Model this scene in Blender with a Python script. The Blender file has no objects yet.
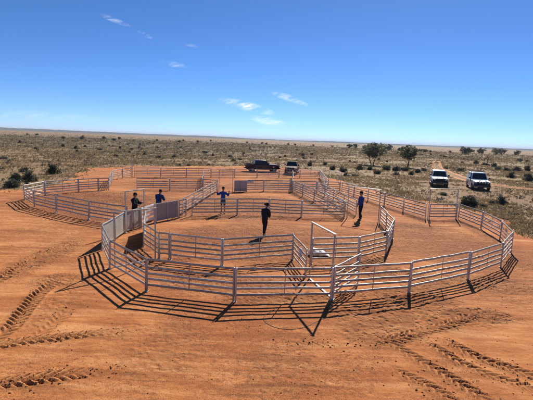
import bpy, bmesh, math, random
import numpy as np
from mathutils import Vector, Matrix, Quaternion

R = math.radians
sc = bpy.context.scene
COL = sc.collection

# ------------------------------------------------------------------ camera
CAM_H = 5.0
cam_d = bpy.data.cameras.new('camera')
cam = bpy.data.objects.new('camera', cam_d)
COL.objects.link(cam)
pitch, roll = R(8.594), R(2.26)
cam_d.sensor_fit = 'HORIZONTAL'
cam_d.sensor_width = 36.0
cam_d.lens = 36.0 * 400.0 / 533.0
cam_d.clip_start = 0.1
cam_d.clip_end = 60000
_u0 = Vector((0, math.sin(pitch), math.cos(pitch)))
_f = Vector((0, math.cos(pitch), -math.sin(pitch)))
_x = Vector((1, 0, 0)) * math.cos(roll) + _u0 * math.sin(roll)
_y = -Vector((1, 0, 0)) * math.sin(roll) + _u0 * math.cos(roll)
cam.matrix_world = Matrix(((_x.x, _y.x, -_f.x, 0), (_x.y, _y.y, -_f.y, 0), (_x.z, _y.z, -_f.z, CAM_H), (0, 0, 0, 1)))
sc.camera = cam

# ------------------------------------------------------------------ sky and sun
SUN_EL, SUN_AZ = R(38.0), R(18.5)          # azimuth to the right of the view direction (+Y)
sun_dir = Vector((math.sin(SUN_AZ) * math.cos(SUN_EL), math.cos(SUN_AZ) * math.cos(SUN_EL), math.sin(SUN_EL)))
world = bpy.data.worlds.new('World')
sc.world = world
world.use_nodes = True
wn, wl = world.node_tree.nodes, world.node_tree.links
wn.clear()
w_out = wn.new('ShaderNodeOutputWorld')
w_bg = wn.new('ShaderNodeBackground')
w_bg.inputs['Strength'].default_value = 0.084
sky = wn.new('ShaderNodeTexSky')
sky.sky_type = 'NISHITA'
sky.sun_disc = False
sky.sun_elevation = SUN_EL
sky.sun_rotation = SUN_AZ
sky.altitude = 200
sky.air_density = 0.5
sky.dust_density = 0.06
sky.ozone_density = 9.0


def wmath(op, a, b=None, clamp=False):
    n = wn.new('ShaderNodeMath'); n.operation = op; n.use_clamp = clamp
    for i, v in enumerate((a, b)):
        if v is None: continue
        if isinstance(v, (int, float)): n.inputs[i].default_value = v
        else: wl.new(v, n.inputs[i])
    return n.outputs[0]


# thin cirrus: streaky noise on the dome, gathered into a few wisps (direction of view only)
w_tc = wn.new('ShaderNodeTexCoord')
w_sep = wn.new('ShaderNodeSeparateXYZ')
wl.new(w_tc.outputs['Generated'], w_sep.inputs[0])
ymax = wmath('MAXIMUM', w_sep.outputs['Y'], 0.05)
cu = wmath('DIVIDE', w_sep.outputs['X'], ymax)
cv = wmath('DIVIDE', w_sep.outputs['Z'], ymax)
w_comb = wn.new('ShaderNodeCombineXYZ')
ang = R(-16)
su = wmath('ADD', wmath('MULTIPLY', cu, math.cos(ang)), wmath('MULTIPLY', cv, -math.sin(ang)))
sv = wmath('ADD', wmath('MULTIPLY', cu, math.sin(ang)), wmath('MULTIPLY', cv, math.cos(ang)))
wl.new(wmath('MULTIPLY', su, 16.0), w_comb.inputs[0])
wl.new(wmath('MULTIPLY', sv, 75.0), w_comb.inputs[1])
w_noise = wn.new('ShaderNodeTexNoise')
w_noise.inputs['Scale'].default_value = 1.0
w_noise.inputs['Detail'].default_value = 9.0
w_noise.inputs['Roughness'].default_value = 0.7
w_noise.inputs['Distortion'].default_value = 0.6
wl.new(w_comb.outputs[0], w_noise.inputs['Vector'])
w_ramp = wn.new('ShaderNodeMapRange')
w_ramp.inputs['From Min'].default_value = 0.41
w_ramp.inputs['From Max'].default_value = 0.70
wl.new(w_noise.outputs[0], w_ramp.inputs['Value'])
# wisps: centre u, centre v, half length, half height, tilt (degrees), amount
WISPS = [(-0.055, 0.078, 0.075, 0.012, -12, 1.0), (0.000, 0.044, 0.055, 0.011, -8, 0.95),
         (0.040, 0.103, 0.042, 0.009, -14, 0.8), (0.070, 0.092, 0.026, 0.007, -14, 0.7),
         (-0.375, 0.265, 0.040, 0.007, -18, 0.42), (-0.305, 0.235, 0.022, 0.006, -20, 0.42),
         (-0.235, 0.170, 0.035, 0.007, -8, 0.34), (-0.195, 0.215, 0.02, 0.005, -10, 0.2),
         (-0.42, 0.322, 0.028, 0.006, -20, 0.3), (-0.56, 0.035, 0.16, 0.014, 0, 0.22)]
tot = None
for (u, v, hl, hh, tl, am) in WISPS:
    t = R(tl)
    du, dv = wmath('SUBTRACT', cu, u), wmath('SUBTRACT', cv, v)
    a = wmath('DIVIDE', wmath('ADD', wmath('MULTIPLY', du, math.cos(t)), wmath('MULTIPLY', dv, math.sin(t))), hl)
    b = wmath('DIVIDE', wmath('ADD', wmath('MULTIPLY', du, -math.sin(t)), wmath('MULTIPLY', dv, math.cos(t))), hh)
    d = wmath('ADD', wmath('MULTIPLY', a, a), wmath('MULTIPLY', b, b))
    m = wmath('MULTIPLY', wmath('SUBTRACT', 1.0, d, True), am)
    tot = m if tot is None else wmath('MAXIMUM', tot, m)
w_mask = wmath('MULTIPLY', tot, w_ramp.outputs[0], True)
w_mix = wn.new('ShaderNodeMixRGB')
wl.new(w_mask, w_mix.inputs[0])
w_hs = wn.new('ShaderNodeHueSaturation')
w_hs.inputs['Saturation'].default_value = 1.07
wl.new(sky.outputs[0], w_hs.inputs['Color'])
wl.new(w_hs.outputs[0], w_mix.inputs[1])
w_mix.inputs[2].default_value = (9.0, 9.4, 9.9, 1)
wl.new(w_mix.outputs[0], w_bg.inputs['Color'])
wl.new(w_bg.outputs[0], w_out.inputs['Surface'])

sun_l = bpy.data.lights.new('sun', 'SUN')
sun_l.energy = 5.0
sun_l.angle = R(0.53)
sun_l.color = (1.0, 0.945, 0.86)
sun = bpy.data.objects.new('sun', sun_l)
COL.objects.link(sun)
sun.rotation_euler = sun_dir.to_track_quat('Z', 'Y').to_euler()
sun.location = (10, 30, 30)

vs = sc.view_settings
vs.view_transform = 'Standard'
vs.look = 'None'
vs.exposure = 0.72
vs.gamma = 1.0
vs.use_curve_mapping = False
sc.render.engine = 'CYCLES'
sc.cycles.use_denoising = True
sc.cycles.denoiser = 'OPENIMAGEDENOISE'
sc.cycles.denoising_input_passes = 'RGB_ALBEDO_NORMAL'
sc.cycles.denoising_prefilter = 'NONE'
sc.cycles.max_bounces = 6
sc.cycles.volume_bounces = 0
sc.cycles.sample_clamp_indirect = 4.0


# ------------------------------------------------------------------ helpers
def tag(o, label=None, cat=None, group=None, kind=None):
    if label: o['label'] = label
    if cat: o['category'] = cat
    if group: o['group'] = group
    if kind: o['kind'] = kind
    return o


def empty(name, loc=(0, 0, 0), rz=0.0):
    o = bpy.data.objects.new(name, None)
    o.empty_display_size = 0.2
    COL.objects.link(o)
    o.location = loc
    o.rotation_euler = (0, 0, rz)
    return o


def link(name, me, parent=None, loc=(0, 0, 0), rot=(0, 0, 0), scale=(1, 1, 1)):
    o = bpy.data.objects.new(name, me)
    COL.objects.link(o)
    o.parent = parent
    o.location, o.rotation_euler, o.scale = loc, rot, scale
    return o


def fast_mesh(name, verts, faces, mat=None, smooth=False):
    """verts (n,3) array, faces (m,k) array."""
    me = bpy.data.meshes.new(name)
    verts = np.ascontiguousarray(verts, dtype=np.float32)
    faces = np.ascontiguousarray(faces, dtype=np.int32)
    m, k = faces.shape
    me.vertices.add(len(verts)); me.vertices.foreach_set('co', verts.ravel())
    me.loops.add(m * k); me.loops.foreach_set('vertex_index', faces.ravel())
    me.polygons.add(m)
    me.polygons.foreach_set('loop_start', np.arange(0, m * k, k, dtype=np.int32))
    if smooth:
        me.polygons.foreach_set('use_smooth', np.ones(m, dtype=bool))
    me.update(calc_edges=True)
    if mat: me.materials.append(mat)
    return me


def bm_mesh(bm, name, mat=None, smooth=None):
    me = bpy.data.meshes.new(name)
    bmesh.ops.recalc_face_normals(bm, faces=bm.faces[:])
    bm.to_mesh(me); bm.free()
    if mat: me.materials.append(mat)
    if smooth is not None:
        me.polygons.foreach_set('use_smooth', np.ones(len(me.polygons), dtype=bool))
        if smooth < 180:
            me.set_sharp_from_angle(angle=R(smooth))
    return me


def box(bm, x0, x1, y0, y1, z0, z1, bevel=0.0):
    r = bmesh.ops.create_cube(bm, size=1.0)
    for v in r['verts']:
        v.co = Vector(((x0 + x1) / 2 + v.co.x * (x1 - x0), (y0 + y1) / 2 + v.co.y * (y1 - y0), (z0 + z1) / 2 + v.co.z * (z1 - z0)))
    if bevel > 0:
        es = list({e for v in r['verts'] for e in v.link_edges})
        bmesh.ops.bevel(bm, geom=es, offset=bevel, segments=2, affect='EDGES', profile=0.5)


def tube(bm, pts, rad, seg=8, rad2=None, cap=True, closed=False):
    """tube along pts; rad (sideways) and rad2 (up) give an oval section."""
    pts = [Vector(p) for p in pts]
    rings = []
    n = len(pts)
    for i, p in enumerate(pts):
        a = pts[i - 1] if (i > 0 or closed) else p
        b = pts[(i + 1) % n] if (i < n - 1 or closed) else p
        d = (b - a).normalized()
        up = Vector((0, 0, 1)) if abs(d.z) < 0.92 else Vector((0, 1, 0))
        s = d.cross(up).normalized()
        u = s.cross(d).normalized()
        r1 = rad[i] if isinstance(rad, (list, tuple)) else rad
        r2 = (rad2 if rad2 is not None else r1)
        rings.append([bm.verts.new(p + s * math.cos(2 * math.pi * k / seg) * r1 + u * math.sin(2 * math.pi * k / seg) * r2) for k in range(seg)])
    for i in range(n if closed else n - 1):
        A, B = rings[i], rings[(i + 1) % n]
        for k in range(seg):
            bm.faces.new((A[k], A[(k + 1) % seg], B[(k + 1) % seg], B[k]))
    if cap and not closed:
        bm.faces.new(rings[0][::-1]); bm.faces.new(rings[-1])


def lathe(bm, prof, seg=20, axis='Z', centre=(0, 0, 0)):
    c = Vector(centre)
    rings = []
    for (r, h) in prof:
        ring = []
        for k in range(seg):
            a = 2 * math.pi * k / seg
            if axis == 'Z': p = Vector((r * math.cos(a), r * math.sin(a), h))
            else: p = Vector((r * math.cos(a), h, r * math.sin(a)))
            ring.append(bm.verts.new(c + p))
        rings.append(ring)
    for i in range(len(rings) - 1):
        for k in range(seg):
            bm.faces.new((rings[i][k], rings[i][(k + 1) % seg], rings[i + 1][(k + 1) % seg], rings[i + 1][k]))
    bm.faces.new(rings[0][::-1]); bm.faces.new(rings[-1])


# value noise in numpy
def _hash(ix, iy, s):
    h = (ix.astype(np.int64) * 374761393 + iy.astype(np.int64) * 668265263 + s * 982451653) & 0x7fffffff
    h = ((h ^ (h >> 13)) * 1274126177) & 0x7fffffff
    return ((h ^ (h >> 16)) & 0xffff) / 65535.0


def vnoise(x, y, scale, seed=0):
    x = x / scale; y = y / scale
    ix, iy = np.floor(x), np.floor(y)
    fx, fy = x - ix, y - iy
    fx = fx * fx * fx * (fx * (fx * 6 - 15) + 10); fy = fy * fy * fy * (fy * (fy * 6 - 15) + 10)
    ix = ix.astype(np.int64); iy = iy.astype(np.int64)
    a, b = _hash(ix, iy, seed), _hash(ix + 1, iy, seed)
    c, d = _hash(ix, iy + 1, seed), _hash(ix + 1, iy + 1, seed)
    return (a * (1 - fx) + b * fx) * (1 - fy) + (c * (1 - fx) + d * fx) * fy - 0.5


def sstep(a, b, x):
    t = np.clip((x - a) / (b - a), 0, 1)
    return t * t * (3 - 2 * t)


# ------------------------------------------------------------------ materials
def new_mat(name):
    m = bpy.data.materials.new(name)
    m.use_nodes = True
    nt = m.node_tree
    b = nt.nodes['Principled BSDF']
    return m, nt, b


def N(nt, typ, **kw):
    n = nt.nodes.new(typ)
    for k, v in kw.items():
        if k in n.inputs: n.inputs[k].default_value = v
        else: setattr(n, k, v)
    return n


def ramp(nt, src, stops):
    n = nt.nodes.new('ShaderNodeValToRGB')
    while len(n.color_ramp.elements) < len(stops): n.color_ramp.elements.new(0.5)
    for e, (p, c) in zip(n.color_ramp.elements, stops):
        e.position = p
        e.color = (*c, 1) if len(c) == 3 else c
    nt.links.new(src, n.inputs[0])
    return n.outputs[0]


def mix(nt, fac, a, b, mode='MIX'):
    n = nt.nodes.new('ShaderNodeMixRGB'); n.blend_type = mode
    for i, v in enumerate((fac, a, b)):
        if isinstance(v, (int, float)): n.inputs[i].default_value = v
        elif isinstance(v, tuple): n.inputs[i].default_value = (*v, 1)
        else: nt.links.new(v, n.inputs[i])
    return n.outputs[0]


def mth(nt, op, a, b=None, clamp=False):
    n = nt.nodes.new('ShaderNodeMath'); n.operation = op; n.use_clamp = clamp
    for i, v in enumerate((a, b)):
        if v is None: continue
        if isinstance(v, (int, float)): n.inputs[i].default_value = v
        else: nt.links.new(v, n.inputs[i])
    return n.outputs[0]


def noise(nt, vec, scale, detail=5, rough=0.6, dist=0.0):
    n = N(nt, 'ShaderNodeTexNoise', Scale=scale, Detail=detail, Roughness=rough, Distortion=dist)
    nt.links.new(vec, n.inputs['Vector'])
    return n.outputs[0]


def simple_mat(name, col, rough=0.6, metal=0.0, var=0.15, scale=8.0, spec=0.5, dirt=None, dirt_amt=0.0, coat=0.0):
    m, nt, b = new_mat(name)
    tc = N(nt, 'ShaderNodeTexCoord')
    nz = noise(nt, tc.outputs['Object'], scale, 4)
    c0 = tuple(max(0, v * (1 - var)) for v in col); c1 = tuple(min(1, v * (1 + var)) for v in col)
    c = ramp(nt, nz, [(0.3, c0), (0.7, c1)])
    if dirt:
        nz2 = noise(nt, tc.outputs['Object'], scale * 0.4, 6, 0.7)
        c = mix(nt, ramp(nt, nz2, [(0.5 - 0.25 * dirt_amt, (0, 0, 0)), (0.75 - 0.2 * dirt_amt, (dirt_amt,) * 3)]), c, dirt)
    nt.links.new(c, b.inputs['Base Color'])
    b.inputs['Roughness'].default_value = rough
    b.inputs['Metallic'].default_value = metal
    b.inputs['Specular IOR Level'].default_value = spec
    b.inputs['Coat Weight'].default_value = coat
    return m


def steel_mat(name, base=(0.50, 0.51, 0.525), metal=0.75, rough=0.42, rust=0.2):
    m, nt, b = new_mat(name)
    geo = N(nt, 'ShaderNodeNewGeometry')
    n1 = noise(nt, geo.outputs['Position'], 14, 4)
    n2 = noise(nt, geo.outputs['Position'], 2.3, 6, 0.7)
    c = ramp(nt, n1, [(0.3, tuple(v * 0.72 for v in base)), (0.7, tuple(min(1, v * 1.12) for v in base))])
    dust = ramp(nt, n2, [(0.5, (0, 0, 0)), (0.72, (rust * 2, rust * 2, rust * 2))])
    oi = N(nt, 'ShaderNodeObjectInfo')
    c = mix(nt, 1.0, c, ramp(nt, oi.outputs['Random'], [(0.0, (0.66, 0.64, 0.62)), (0.6, (1, 1, 1)), (1.0, (1.18, 1.18, 1.16))]), 'MULTIPLY')
    c = mix(nt, dust, c, (0.33, 0.19, 0.115))
    nt.links.new(c, b.inputs['Base Color'])
    nt.links.new(ramp(nt, n1, [(0.2, (rough - 0.1,) * 3), (0.8, (rough + 0.14,) * 3)]), b.inputs['Roughness'])
    mt = mth(nt, 'SUBTRACT', metal, mth(nt, 'MULTIPLY', dust, 0.6), True)
    nt.links.new(mt, b.inputs['Metallic'])
    return m


def ground_mat():
    m, nt, b = new_mat('red_earth_and_dry_grass')
    geo = N(nt, 'ShaderNodeNewGeometry')
    P = geo.outputs['Position']
    at = {k: N(nt, 'ShaderNodeAttribute', attribute_name=k).outputs['Fac'] for k in ('bare', 'tramp', 'scrub', 'loose', 'lug')}
    n_big = noise(nt, P, 0.16, 5, 0.6, 0.6)
    n_mid = noise(nt, P, 0.9, 6, 0.66, 0.5)
    n_fine = noise(nt, P, 7.0, 6, 0.72)
    n_grit = noise(nt, P, 38.0, 4, 0.7)
    mp = N(nt, 'ShaderNodeMapping'); mp.inputs['Rotation'].default_value = (0, 0, R(-58)); mp.inputs['Scale'].default_value = (0.30, 2.6, 1)
    nt.links.new(P, mp.inputs['Vector'])
    n_str = noise(nt, mp.outputs[0], 1.0, 7, 0.7, 0.7)
    mp2 = N(nt, 'ShaderNodeMapping'); mp2.inputs['Rotation'].default_value = (0, 0, R(-12)); mp2.inputs['Scale'].default_value = (0.35, 3.6, 1)
    nt.links.new(P, mp2.inputs['Vector'])
    n_str2 = noise(nt, mp2.outputs[0], 1.0, 7, 0.7, 0.5)
    rough_m = ramp(nt, n_big, [(0.40, (0.08,) * 3), (0.56, (1, 1, 1))])
    def fac(src, stops): return mth(nt, 'MULTIPLY', ramp(nt, src, stops), rough_m)
    soil = ramp(nt, n_mid, [(0.30, (0.36, 0.122, 0.037)), (0.50, (0.46, 0.172, 0.055)), (0.68, (0.54, 0.230, 0.083))])
    soil = mix(nt, ramp(nt, noise(nt, P, 0.11, 4, 0.6, 1.0), [(0.44, (0, 0, 0)), (0.58, (0.85,) * 3)]), soil, (0.33, 0.10, 0.029))
    soil = mix(nt, ramp(nt, n_str, [(0.50, (0, 0, 0)), (0.66, (0.75,) * 3)]), soil, (0.58, 0.28, 0.115))
    soil = mix(nt, ramp(nt, n_str, [(0.36, (0.65,) * 3), (0.48, (0, 0, 0))]), soil, (0.25, 0.082, 0.027))
    soil = mix(nt, fac(n_str2, [(0.36, (0.8,) * 3), (0.50, (0, 0, 0))]), soil, (0.20, 0.067, 0.024))
    soil = mix(nt, fac(n_fine, [(0.36, (0.85,) * 3), (0.52, (0, 0, 0))]), soil, (0.185, 0.064, 0.024))
    soil = mix(nt, fac(n_grit, [(0.38, (0.9,) * 3), (0.47, (0, 0, 0))]), soil, (0.085, 0.037, 0.018))
    soil = mix(nt, fac(n_grit, [(0.56, (0, 0, 0)), (0.68, (0.5,) * 3)]), soil, (0.56, 0.29, 0.13))
    # dung and hoof-worked soil
    tr = mth(nt, 'MULTIPLY', at['tramp'], ramp(nt, noise(nt, P, 1.9, 9, 0.82, 1.2), [(0.36, (0, 0, 0)), (0.50, (1, 1, 1))]))
    soil = mix(nt, mth(nt, 'MULTIPLY', tr, 0.68), soil, (0.125, 0.048, 0.021))
    # tyre prints: dark across their width, paler on the raised lugs
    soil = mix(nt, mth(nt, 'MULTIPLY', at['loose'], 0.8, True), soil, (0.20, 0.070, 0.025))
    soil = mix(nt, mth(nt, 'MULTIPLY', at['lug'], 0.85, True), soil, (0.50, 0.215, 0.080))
    # the plain: straw, grey-green growth, red soil between
    f1 = noise(nt, P, 0.055, 6, 0.62, 0.4)
    f2 = noise(nt, P, 0.5, 7, 0.7, 0.3)
    f3 = noise(nt, P, 2.4, 5, 0.7)
    straw = ramp(nt, f2, [(0.30, (0.165, 0.102, 0.052)), (0.50, (0.245, 0.165, 0.083)), (0.70, (0.315, 0.225, 0.116))])
    field = mix(nt, ramp(nt, f1, [(0.44, (0, 0, 0)), (0.60, (0.85,) * 3)]), straw, (0.205, 0.110, 0.060))
    field = mix(nt, ramp(nt, f3, [(0.32, (0.65,) * 3), (0.50, (0, 0, 0))]), field, (0.11, 0.086, 0.05))
    dark = ramp(nt, f3, [(0.3, (0.075, 0.066, 0.042)), (0.7, (0.15, 0.118, 0.072))])
    field = mix(nt, at['scrub'], field, dark)
    # ragged edge between bare earth and grass
    edge = mth(nt, 'ADD', at['bare'], mth(nt, 'MULTIPLY', mth(nt, 'SUBTRACT', noise(nt, P, 0.55, 7, 0.75), 0.5), 0.9))
    col = mix(nt, ramp(nt, edge, [(0.40, (0, 0, 0)), (0.60, (1, 1, 1))]), field, soil)
    nt.links.new(col, b.inputs['Base Color'])
    b.inputs['Roughness'].default_value = 0.95
    b.inputs['Specular IOR Level'].default_value = 0.12
    bmp = N(nt, 'ShaderNodeBump', Strength=0.8, Distance=0.04)
    hgt = mth(nt, 'ADD', mth(nt, 'MULTIPLY', n_fine, 0.8), mth(nt, 'MULTIPLY', n_grit, 0.35))
    vo = N(nt, 'ShaderNodeTexVoronoi', Scale=5.5); nt.links.new(P, vo.inputs['Vector'])
    hoof = mth(nt, 'MULTIPLY', ramp(nt, vo.outputs['Distance'], [(0.18, (0, 0, 0)), (0.42, (1, 1, 1))]), mth(nt, 'MULTIPLY', at['tramp'], 1.6))
    hgt = mth(nt, 'ADD', hgt, hoof)
    nt.links.new(hgt, bmp.inputs['Height'])
    nt.links.new(bmp.outputs[0], b.inputs['Normal'])
    return m


def leaf_mat(name, c0, c1, scale=6.0, trans=0.0):
    m, nt, b = new_mat(name)
    geo = N(nt, 'ShaderNodeNewGeometry')
    oi = N(nt, 'ShaderNodeObjectInfo')
    nz = mth(nt, 'ADD', noise(nt, geo.outputs['Position'], scale, 3), mth(nt, 'MULTIPLY', mth(nt, 'SUBTRACT', oi.outputs['Random'], 0.4), 0.45))
    nt.links.new(ramp(nt, nz, [(0.32, c0), (0.68, c1), (0.95, (c1[0] * 1.5, c1[1] * 1.25, c1[2] * 1.1))]), b.inputs['Base Color'])
    b.inputs['Roughness'].default_value = 0.75
    b.inputs['Specular IOR Level'].default_value = 0.25
    if trans:
        tr = N(nt, 'ShaderNodeBsdfTranslucent'); ms = N(nt, 'ShaderNodeMixShader', Fac=trans)
        nt.links.new(ramp(nt, nz, [(0.32, c0), (0.68, c1)]), tr.inputs['Color'])
        nt.links.new(b.outputs[0], ms.inputs[1]); nt.links.new(tr.outputs[0], ms.inputs[2])
        nt.links.new(ms.outputs[0], nt.nodes['Material Output'].inputs['Surface'])
    return m


M = dict(
    ground=ground_mat(),
    steel=steel_mat('galvanised_steel', (0.45, 0.425, 0.365), 0.45, 0.40, 0.2),
    post_steel=steel_mat('post_steel', (0.60, 0.57, 0.49), 0.4, 0.40, 0.2),
    frame_steel=steel_mat('frame_steel', (0.56, 0.51, 0.42), 0.35, 0.42, 0.18),
    sheet=steel_mat('galvanised_sheet', (0.54, 0.51, 0.45), 0.2, 0.5, 0.2),
    dark_sheet=steel_mat('shaded_sheet', (0.42, 0.405, 0.375), 0.25, 0.55, 0.06),  # same sheeting; its unlit side is painted in as a darker base
    slat=steel_mat('sunlit_slat', (0.74, 0.74, 0.73), 0.15, 0.45, 0.08),  # sunlit brightness of the slats put into a paler base
    straw=leaf_mat('straw', (0.18, 0.128, 0.066), (0.34, 0.25, 0.13), 1.4, 0.35),
    saltbush=leaf_mat('saltbush', (0.085, 0.083, 0.055), (0.155, 0.145, 0.10), 0.9, 0.15),
    shrub=leaf_mat('shrub_leaf', (0.048, 0.052, 0.03), (0.115, 0.115, 0.07), 5.0, 0.15),
    tree=leaf_mat('tree_leaf', (0.065, 0.075, 0.042), (0.145, 0.155, 0.098), 3.0, 0.35),
    dry=leaf_mat('dry_leaf', (0.16, 0.09, 0.045), (0.27, 0.16, 0.08), 3.0, 0.2),
    bark=simple_mat('bark', (0.10, 0.075, 0.055), 0.9, 0, 0.4, 14, 0.2),
    clod=simple_mat('soil_clod', (0.23, 0.095, 0.038), 0.95, 0, 0.35, 3.0, 0.1),
    dung=simple_mat('dry_dung', (0.075, 0.05, 0.035), 0.95, 0, 0.4, 9.0, 0.1),
    stone=simple_mat('pale_stone', (0.62, 0.55, 0.46), 0.9, 0, 0.2, 9.0, 0.2),
    plastic_white=simple_mat('white_woven_plastic', (0.80, 0.79, 0.76), 0.6, 0, 0.06, 9.0, 0.3),
    shadow_cord=simple_mat('tie_and_shadow_black', (0.02, 0.02, 0.02), 0.6, 0, 0.2, 9.0, 0.3),  # black of the sack tie and of the drawn rope shadow
    rag=simple_mat('blue_white_cloth', (0.52, 0.60, 0.74), 0.9, 0, 0.15, 30.0, 0.2),
    paint_white=simple_mat('dusty_white_paint', (0.78, 0.78, 0.76), 0.35, 0, 0.04, 2.0, 0.5, (0.45, 0.28, 0.17), 0.35, 0.4),
    paint_dark=simple_mat('dark_paint', (0.055, 0.016, 0.013), 0.4, 0.0, 0.2, 2.0, 0.35, (0.10, 0.035, 0.02), 0.3, 0.15),
    paint_brown=simple_mat('beige_paint', (0.075, 0.042, 0.027), 0.75, 0.0, 0.1, 2.0, 0.2, (0.15, 0.07, 0.036), 0.6, 0.0),
    tray=simple_mat('dusty_tray', (0.12, 0.06, 0.04), 0.7, 0.1, 0.3, 4.0, 0.4, (0.33, 0.15, 0.075), 0.6),
    glass=simple_mat('car_glass', (0.018, 0.022, 0.027), 0.08, 0, 0.1, 2.0, 0.6),
    tyre=simple_mat('tyre_rubber', (0.022, 0.02, 0.019), 0.85, 0, 0.3, 20.0, 0.3, (0.28, 0.14, 0.07), 0.4),
    rim=simple_mat('steel_rim', (0.38, 0.38, 0.38), 0.45, 0.7, 0.15, 9.0),
    black=simple_mat('black_plastic', (0.018, 0.018, 0.018), 0.55, 0, 0.25, 9.0),
    lamp=simple_mat('lamp_lens', (0.55, 0.57, 0.58), 0.15, 0.3, 0.1, 30.0),
    amber=simple_mat('amber_lens', (0.55, 0.20, 0.03), 0.25, 0, 0.1, 30.0),
    red=simple_mat('red_lens', (0.35, 0.02, 0.02), 0.25, 0, 0.1, 30.0),
    chrome=simple_mat('bar_metal', (0.45, 0.45, 0.46), 0.3, 0.9, 0.1, 9.0),
    plate=simple_mat('plate', (0.72, 0.70, 0.55), 0.5, 0, 0.05, 9.0),
    skin=simple_mat('skin', (0.36, 0.19, 0.125), 0.6, 0, 0.1, 25.0, 0.3),
    hair=simple_mat('hair', (0.03, 0.02, 0.015), 0.7, 0, 0.3, 60.0, 0.3),
    cloth_black=simple_mat('black_cloth', (0.02, 0.02, 0.023), 0.95, 0, 0.3, 30.0, 0.15),
    cloth_blue=simple_mat('royal_blue_cloth', (0.026, 0.055, 0.22), 0.9, 0, 0.2, 30.0, 0.2),
    cloth_navy=simple_mat('navy_cloth', (0.016, 0.032, 0.12), 0.9, 0, 0.2, 30.0, 0.2),
    cloth_jean=simple_mat('faded_denim', (0.05, 0.07, 0.11), 0.95, 0, 0.2, 30.0, 0.2),
    cloth_dark=simple_mat('dark_trousers', (0.022, 0.022, 0.028), 0.95, 0, 0.3, 30.0, 0.15),
    leather=simple_mat('brown_boot', (0.06, 0.036, 0.022), 0.7, 0, 0.2, 30.0, 0.3),
    hat=simple_mat('dark_felt', (0.03, 0.024, 0.02), 0.95, 0, 0.2, 30.0, 0.15),
    track=None,
)

# ------------------------------------------------------------------ ground
EDGE = [(-22.12, 32.8), (-20.36, 34.04), (-22.0, 42.21), (-25.35, 56.97), (-21.86, 63.45), (-14.6, 66.56), (-5.53, 74.0),
        (2.37, 74.0), (7.97, 70.68), (8.51, 59.12), (9.6, 48.51), (12.6, 40.33), (15.0, 35.13), (17.0, 30.7), (17.2, 27.33), (16.2, 23.05)]
BARE_POLY = [(-40, -30), (-40, 20), (-28, 27)] + EDGE + [(17, 16), (22, 5), (30, -30)]
TRACKS = [  # tyre runs: points, width, lug pitch, depth
    ([(-5.6, 7.15), (-4.64, 7.44), (-4.13, 7.63), (-3.58, 7.79), (-3.1, 7.9)], 0.40, 0.195, 1.0),
    ([(-6.6, 8.5), (-5.65, 8.95), (-4.94, 9.2), (-4.19, 9.44), (-3.45, 9.62)], 0.36, 0.195, 0.85),
    ([(-6.6, 8.2), (-6.44, 9.08), (-6.42, 9.66), (-6.65, 10.55), (-6.92, 11.61), (-7.0, 12.53), (-7.1, 13.6)], 0.46, 0.195, 0.95),
    ([(-8.9, 12.2), (-8.87, 13.4), (-9.05, 14.27), (-9.19, 15.83), (-9.03, 17.1), (-8.59, 18.05)], 0.45, 0.195, 0.6),
    ([(-5.54, 8.77), (-5.49, 9.52), (-5.48, 9.97), (-5.5, 10.59), (-5.5, 11.44)], 0.40, 0.195, 0.35),
    ([(3.21, 9.8), (3.53, 9.13), (3.91, 8.55), (4.24, 8.03), (4.51, 7.5), (4.62, 7.15), (4.7, 6.5)], 0.38, 0.195, 1.0),
    ([(4.12, 9.88), (4.39, 9.44), (4.7, 8.77), (5.07, 8.35), (5.47, 8.07), (5.9, 7.75), (6.5, 7.2)], 0.33, 0.195, 0.9),
    ([(4.71, 10.15), (4.96, 9.58), (5.29, 8.99), (5.71, 8.67), (5.94, 8.49), (6.3, 8.15), (7.2, 7.3)], 0.38, 0.195, 1.0),
    ([(2.9, 8.64), (3.21, 8.18), (3.53, 7.87), (3.79, 7.48), (3.9, 7.2), (4.0, 6.5)], 0.34, 0.195, 0.85),
    ([(2.6, 9.5), (2.92, 9.63), (3.64, 9.84), (4.28, 10.17), (5.17, 10.65), (6.11, 11.25), (7.2, 11.48)], 0.38, 0.195, 0.75),
    ([(0.63, 9.34), (1.11, 9.48), (1.75, 9.48), (2.24, 9.42)], 0.36, 0.195, 0.5),
]
TRAMP = [(4.4, 11.3, 2.6, 1.0, .75), (3.2, 10.2, 1.4, .9, .6), (4.6, 15.3, 2.0, .9, .9), (1.0, 18.6, 3.5, 1.4, .85), (-13, 31, 5, 4, .95),
         (-10, 28, 5, 4, .9), (-2.2, 9.0, 1.0, 1.6, .28), (0.6, 8.4, 1.0, 1.3, .28), (-6, 11.5, .5, 2.2, .3), (-3, 20.5, 1.6, 2.4, .8),
         (-8.8, 15.5, .8, 3.2, .6), (8.5, 24.5, 2.6, 1.3, .8), (10, 22.5, 3, 1.2, .5), (0, 31, 4.5, 4.5, .7), (6.5, 31, 3, 4, .7),
         (-9, 42, 6, 5, .6), (2, 46, 5, 6, .7), (-7, 13, .8, .8, .5), (-3.5, 9.7, .8, .6, .3), (6.4, 11.5, 1.4, .6, .9), (-9.4, 12.0, 1, .7, .5),
         (5.0, 12.6, 1.6, .7, .8), (8.6, 14.4, 1.6, 1.0, .7), (11.4, 17.2, 1.2, 1.4, .6), (1.5, 19.5, 6.5, 4.5, .72), (9.5, 20.5, 3.6, 5.5, .6), (-1, 30, 6, 6, .8), (-12, 29, 6.5, 5.5, .9), (-1.5, 13.6, 3.2, 1.2, .5), (-5.5, 18, 1.2, 3, .6)]


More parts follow.
